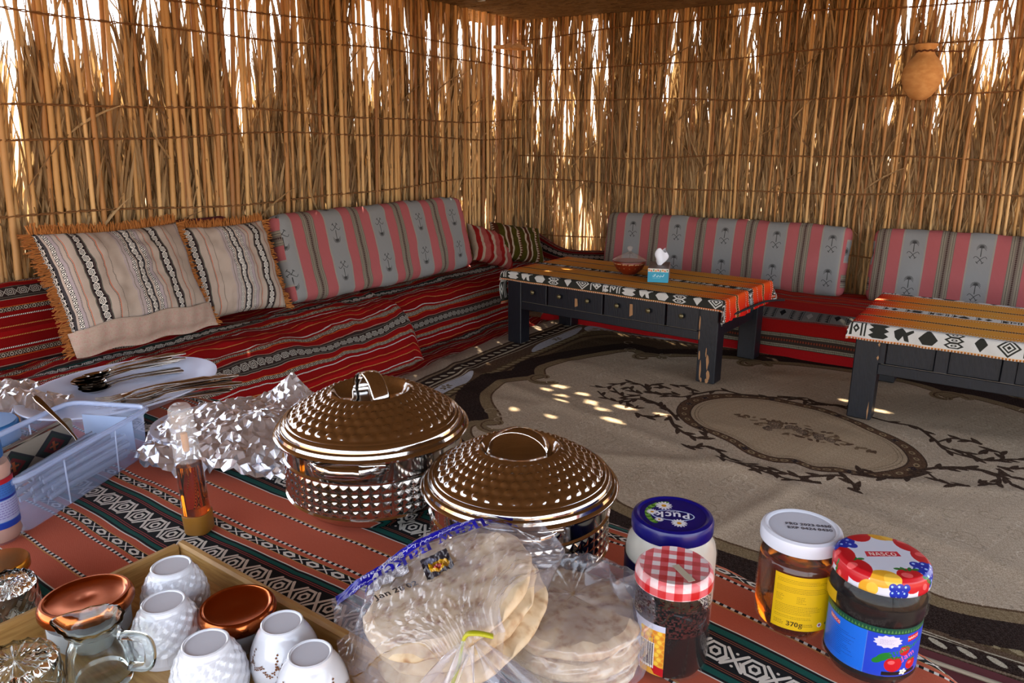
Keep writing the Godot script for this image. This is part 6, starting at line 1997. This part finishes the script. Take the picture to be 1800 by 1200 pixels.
	tag(b1, "clear plastic bread bag with blue printing and a yellow tie, leaning against the other bag", "bag")
	# printing on the film
	var blue := Color(0.06, 0.06, 0.60)
	var im := cv(1024, 110, blue)
	text(im, "Branches: Liwa - Shinas - Falaj", Vector2(470, 34), 46, Color(0.80, 0.82, 0.92), PI)
	script(im, Vector2(980, 84), 900, 30, Color(0.80, 0.82, 0.92), PI, 4)
	var patch := func(called: String, u0: float, u1: float, v0: float, v1: float, bend: float, m: Material):
		var q := S.new()
		q.grid(func(u, v):
			var p: Vector3 = top.call(lerpf(u0, u1, u), lerpf(v0, v1, v) - bend * pow(2 * u - 1, 2))
			return p + Vector3(0, .0024, 0), 90, 40, func(u, v): return Vector2(u, 1 - v))
		put(called, q, m, b1)
	patch.call("blue_hem_print", .02, .98, .91, .985, .0, tmat(im, .3))
	im = cv(1024, 90, blue)
	script(im, Vector2(960, 50), 860, 42, Color(0.82, 0.84, 0.92), PI, 9)
	patch.call("blue_strip", .20, .86, .745, .80, .05, tmat(im, .3))
	# the shop's name in blue letters laid on the film
	var tm := TextMesh.new(); var f := SystemFont.new(); f.font_names = PackedStringArray(["Droid Serif"]); f.font_weight = 700
	tm.font = f; tm.text = "Sulkaw Bakery"; tm.font_size = 48; tm.depth = 0.0; tm.pixel_size = 1.0 / 340
	var ar := tm.get_mesh_arrays()
	var V: PackedVector3Array = ar[Mesh.ARRAY_VERTEX]; var I: PackedInt32Array = ar[Mesh.ARRAY_INDEX]
	s = S.new()
	for k in range(0, I.size(), 3):
		var q := []
		for e in 3:
			var p: Vector3 = V[I[k + e]]
			var uu: float = .53 - p.x * .66; var vv: float = .70 - .05 * pow(2 * (uu - .2) / .66 - 1, 2) - p.y * .75
			q.append(top.call(uu, vv) + Vector3(0, .0034, 0))
		s.t(q[0], q[2], q[1])
	put("bakery_name", s, mat(blue, .3), b1)
	im = cv(256, 200, Color(0.62, 0.62, 0.66))
	var x := 8.0
	while x < 170: R(im, x, 10, 4, 180, Color(0.85, 0.85, 0.87)); x += 9
	lines(im, 180, 14, 70, 11, 16, Color(0.84, 0.84, 0.86), 5, 3)
	patch.call("info_panel", .23, .385, .56, .77, .0, tmat(im, .35))
	im = cv(128, 128, Color(0.20, 0.19, 0.22)); ell(im, 70, 76, 46, 34, Color(0.80, 0.60, 0.04)); ell(im, 64, 76, 22, 16, Color(0.66, 0.12, 0.10)); ell(im, 40, 30, 30, 16, Color(0.45, 0.47, 0.55))
	patch.call("picture_print", .44, .56, .42, .62, .0, tmat(im, .35))
	bent_text("Jan 28 02", .010, mat(Color(0.25, 0.22, 0.2), .6), b1, Transform3D(Basis(Vector3.UP, 1.2) * Basis(Vector3.RIGHT, -PI / 2), c1 + lean * Vector3(-.030, .066, .030)))
	# tie and tail
	s = S.new()
	var tp: Vector3 = top.call(.5, 0.0)
	s.tube(smooth([tp + Vector3(.014, .006, -.010), tp + Vector3(.004, .011, 0), tp + Vector3(-.004, .006, .004), tp + Vector3(-.002, -.012, .014), tp + Vector3(-.004, -.026, .020)], 4), .0034, 6, true, .5)
	put("yellow_tie", s, tie, b1)
	s = S.new()
	s.grid(func(u, v):
		var a: float = (u - .5) * 2.6
		var rr: float = .008 + v * .06
		return Vector3(tp.x + rr * cos(a + .9) * .9 + .004 * sin(u * 40), maxf(y + .002, tp.y - v * .036 + .006 * sin(u * 28 + v * 3)), tp.z + rr * sin(a + .9)), 44, 10)
	put("tail", s, film, b1)
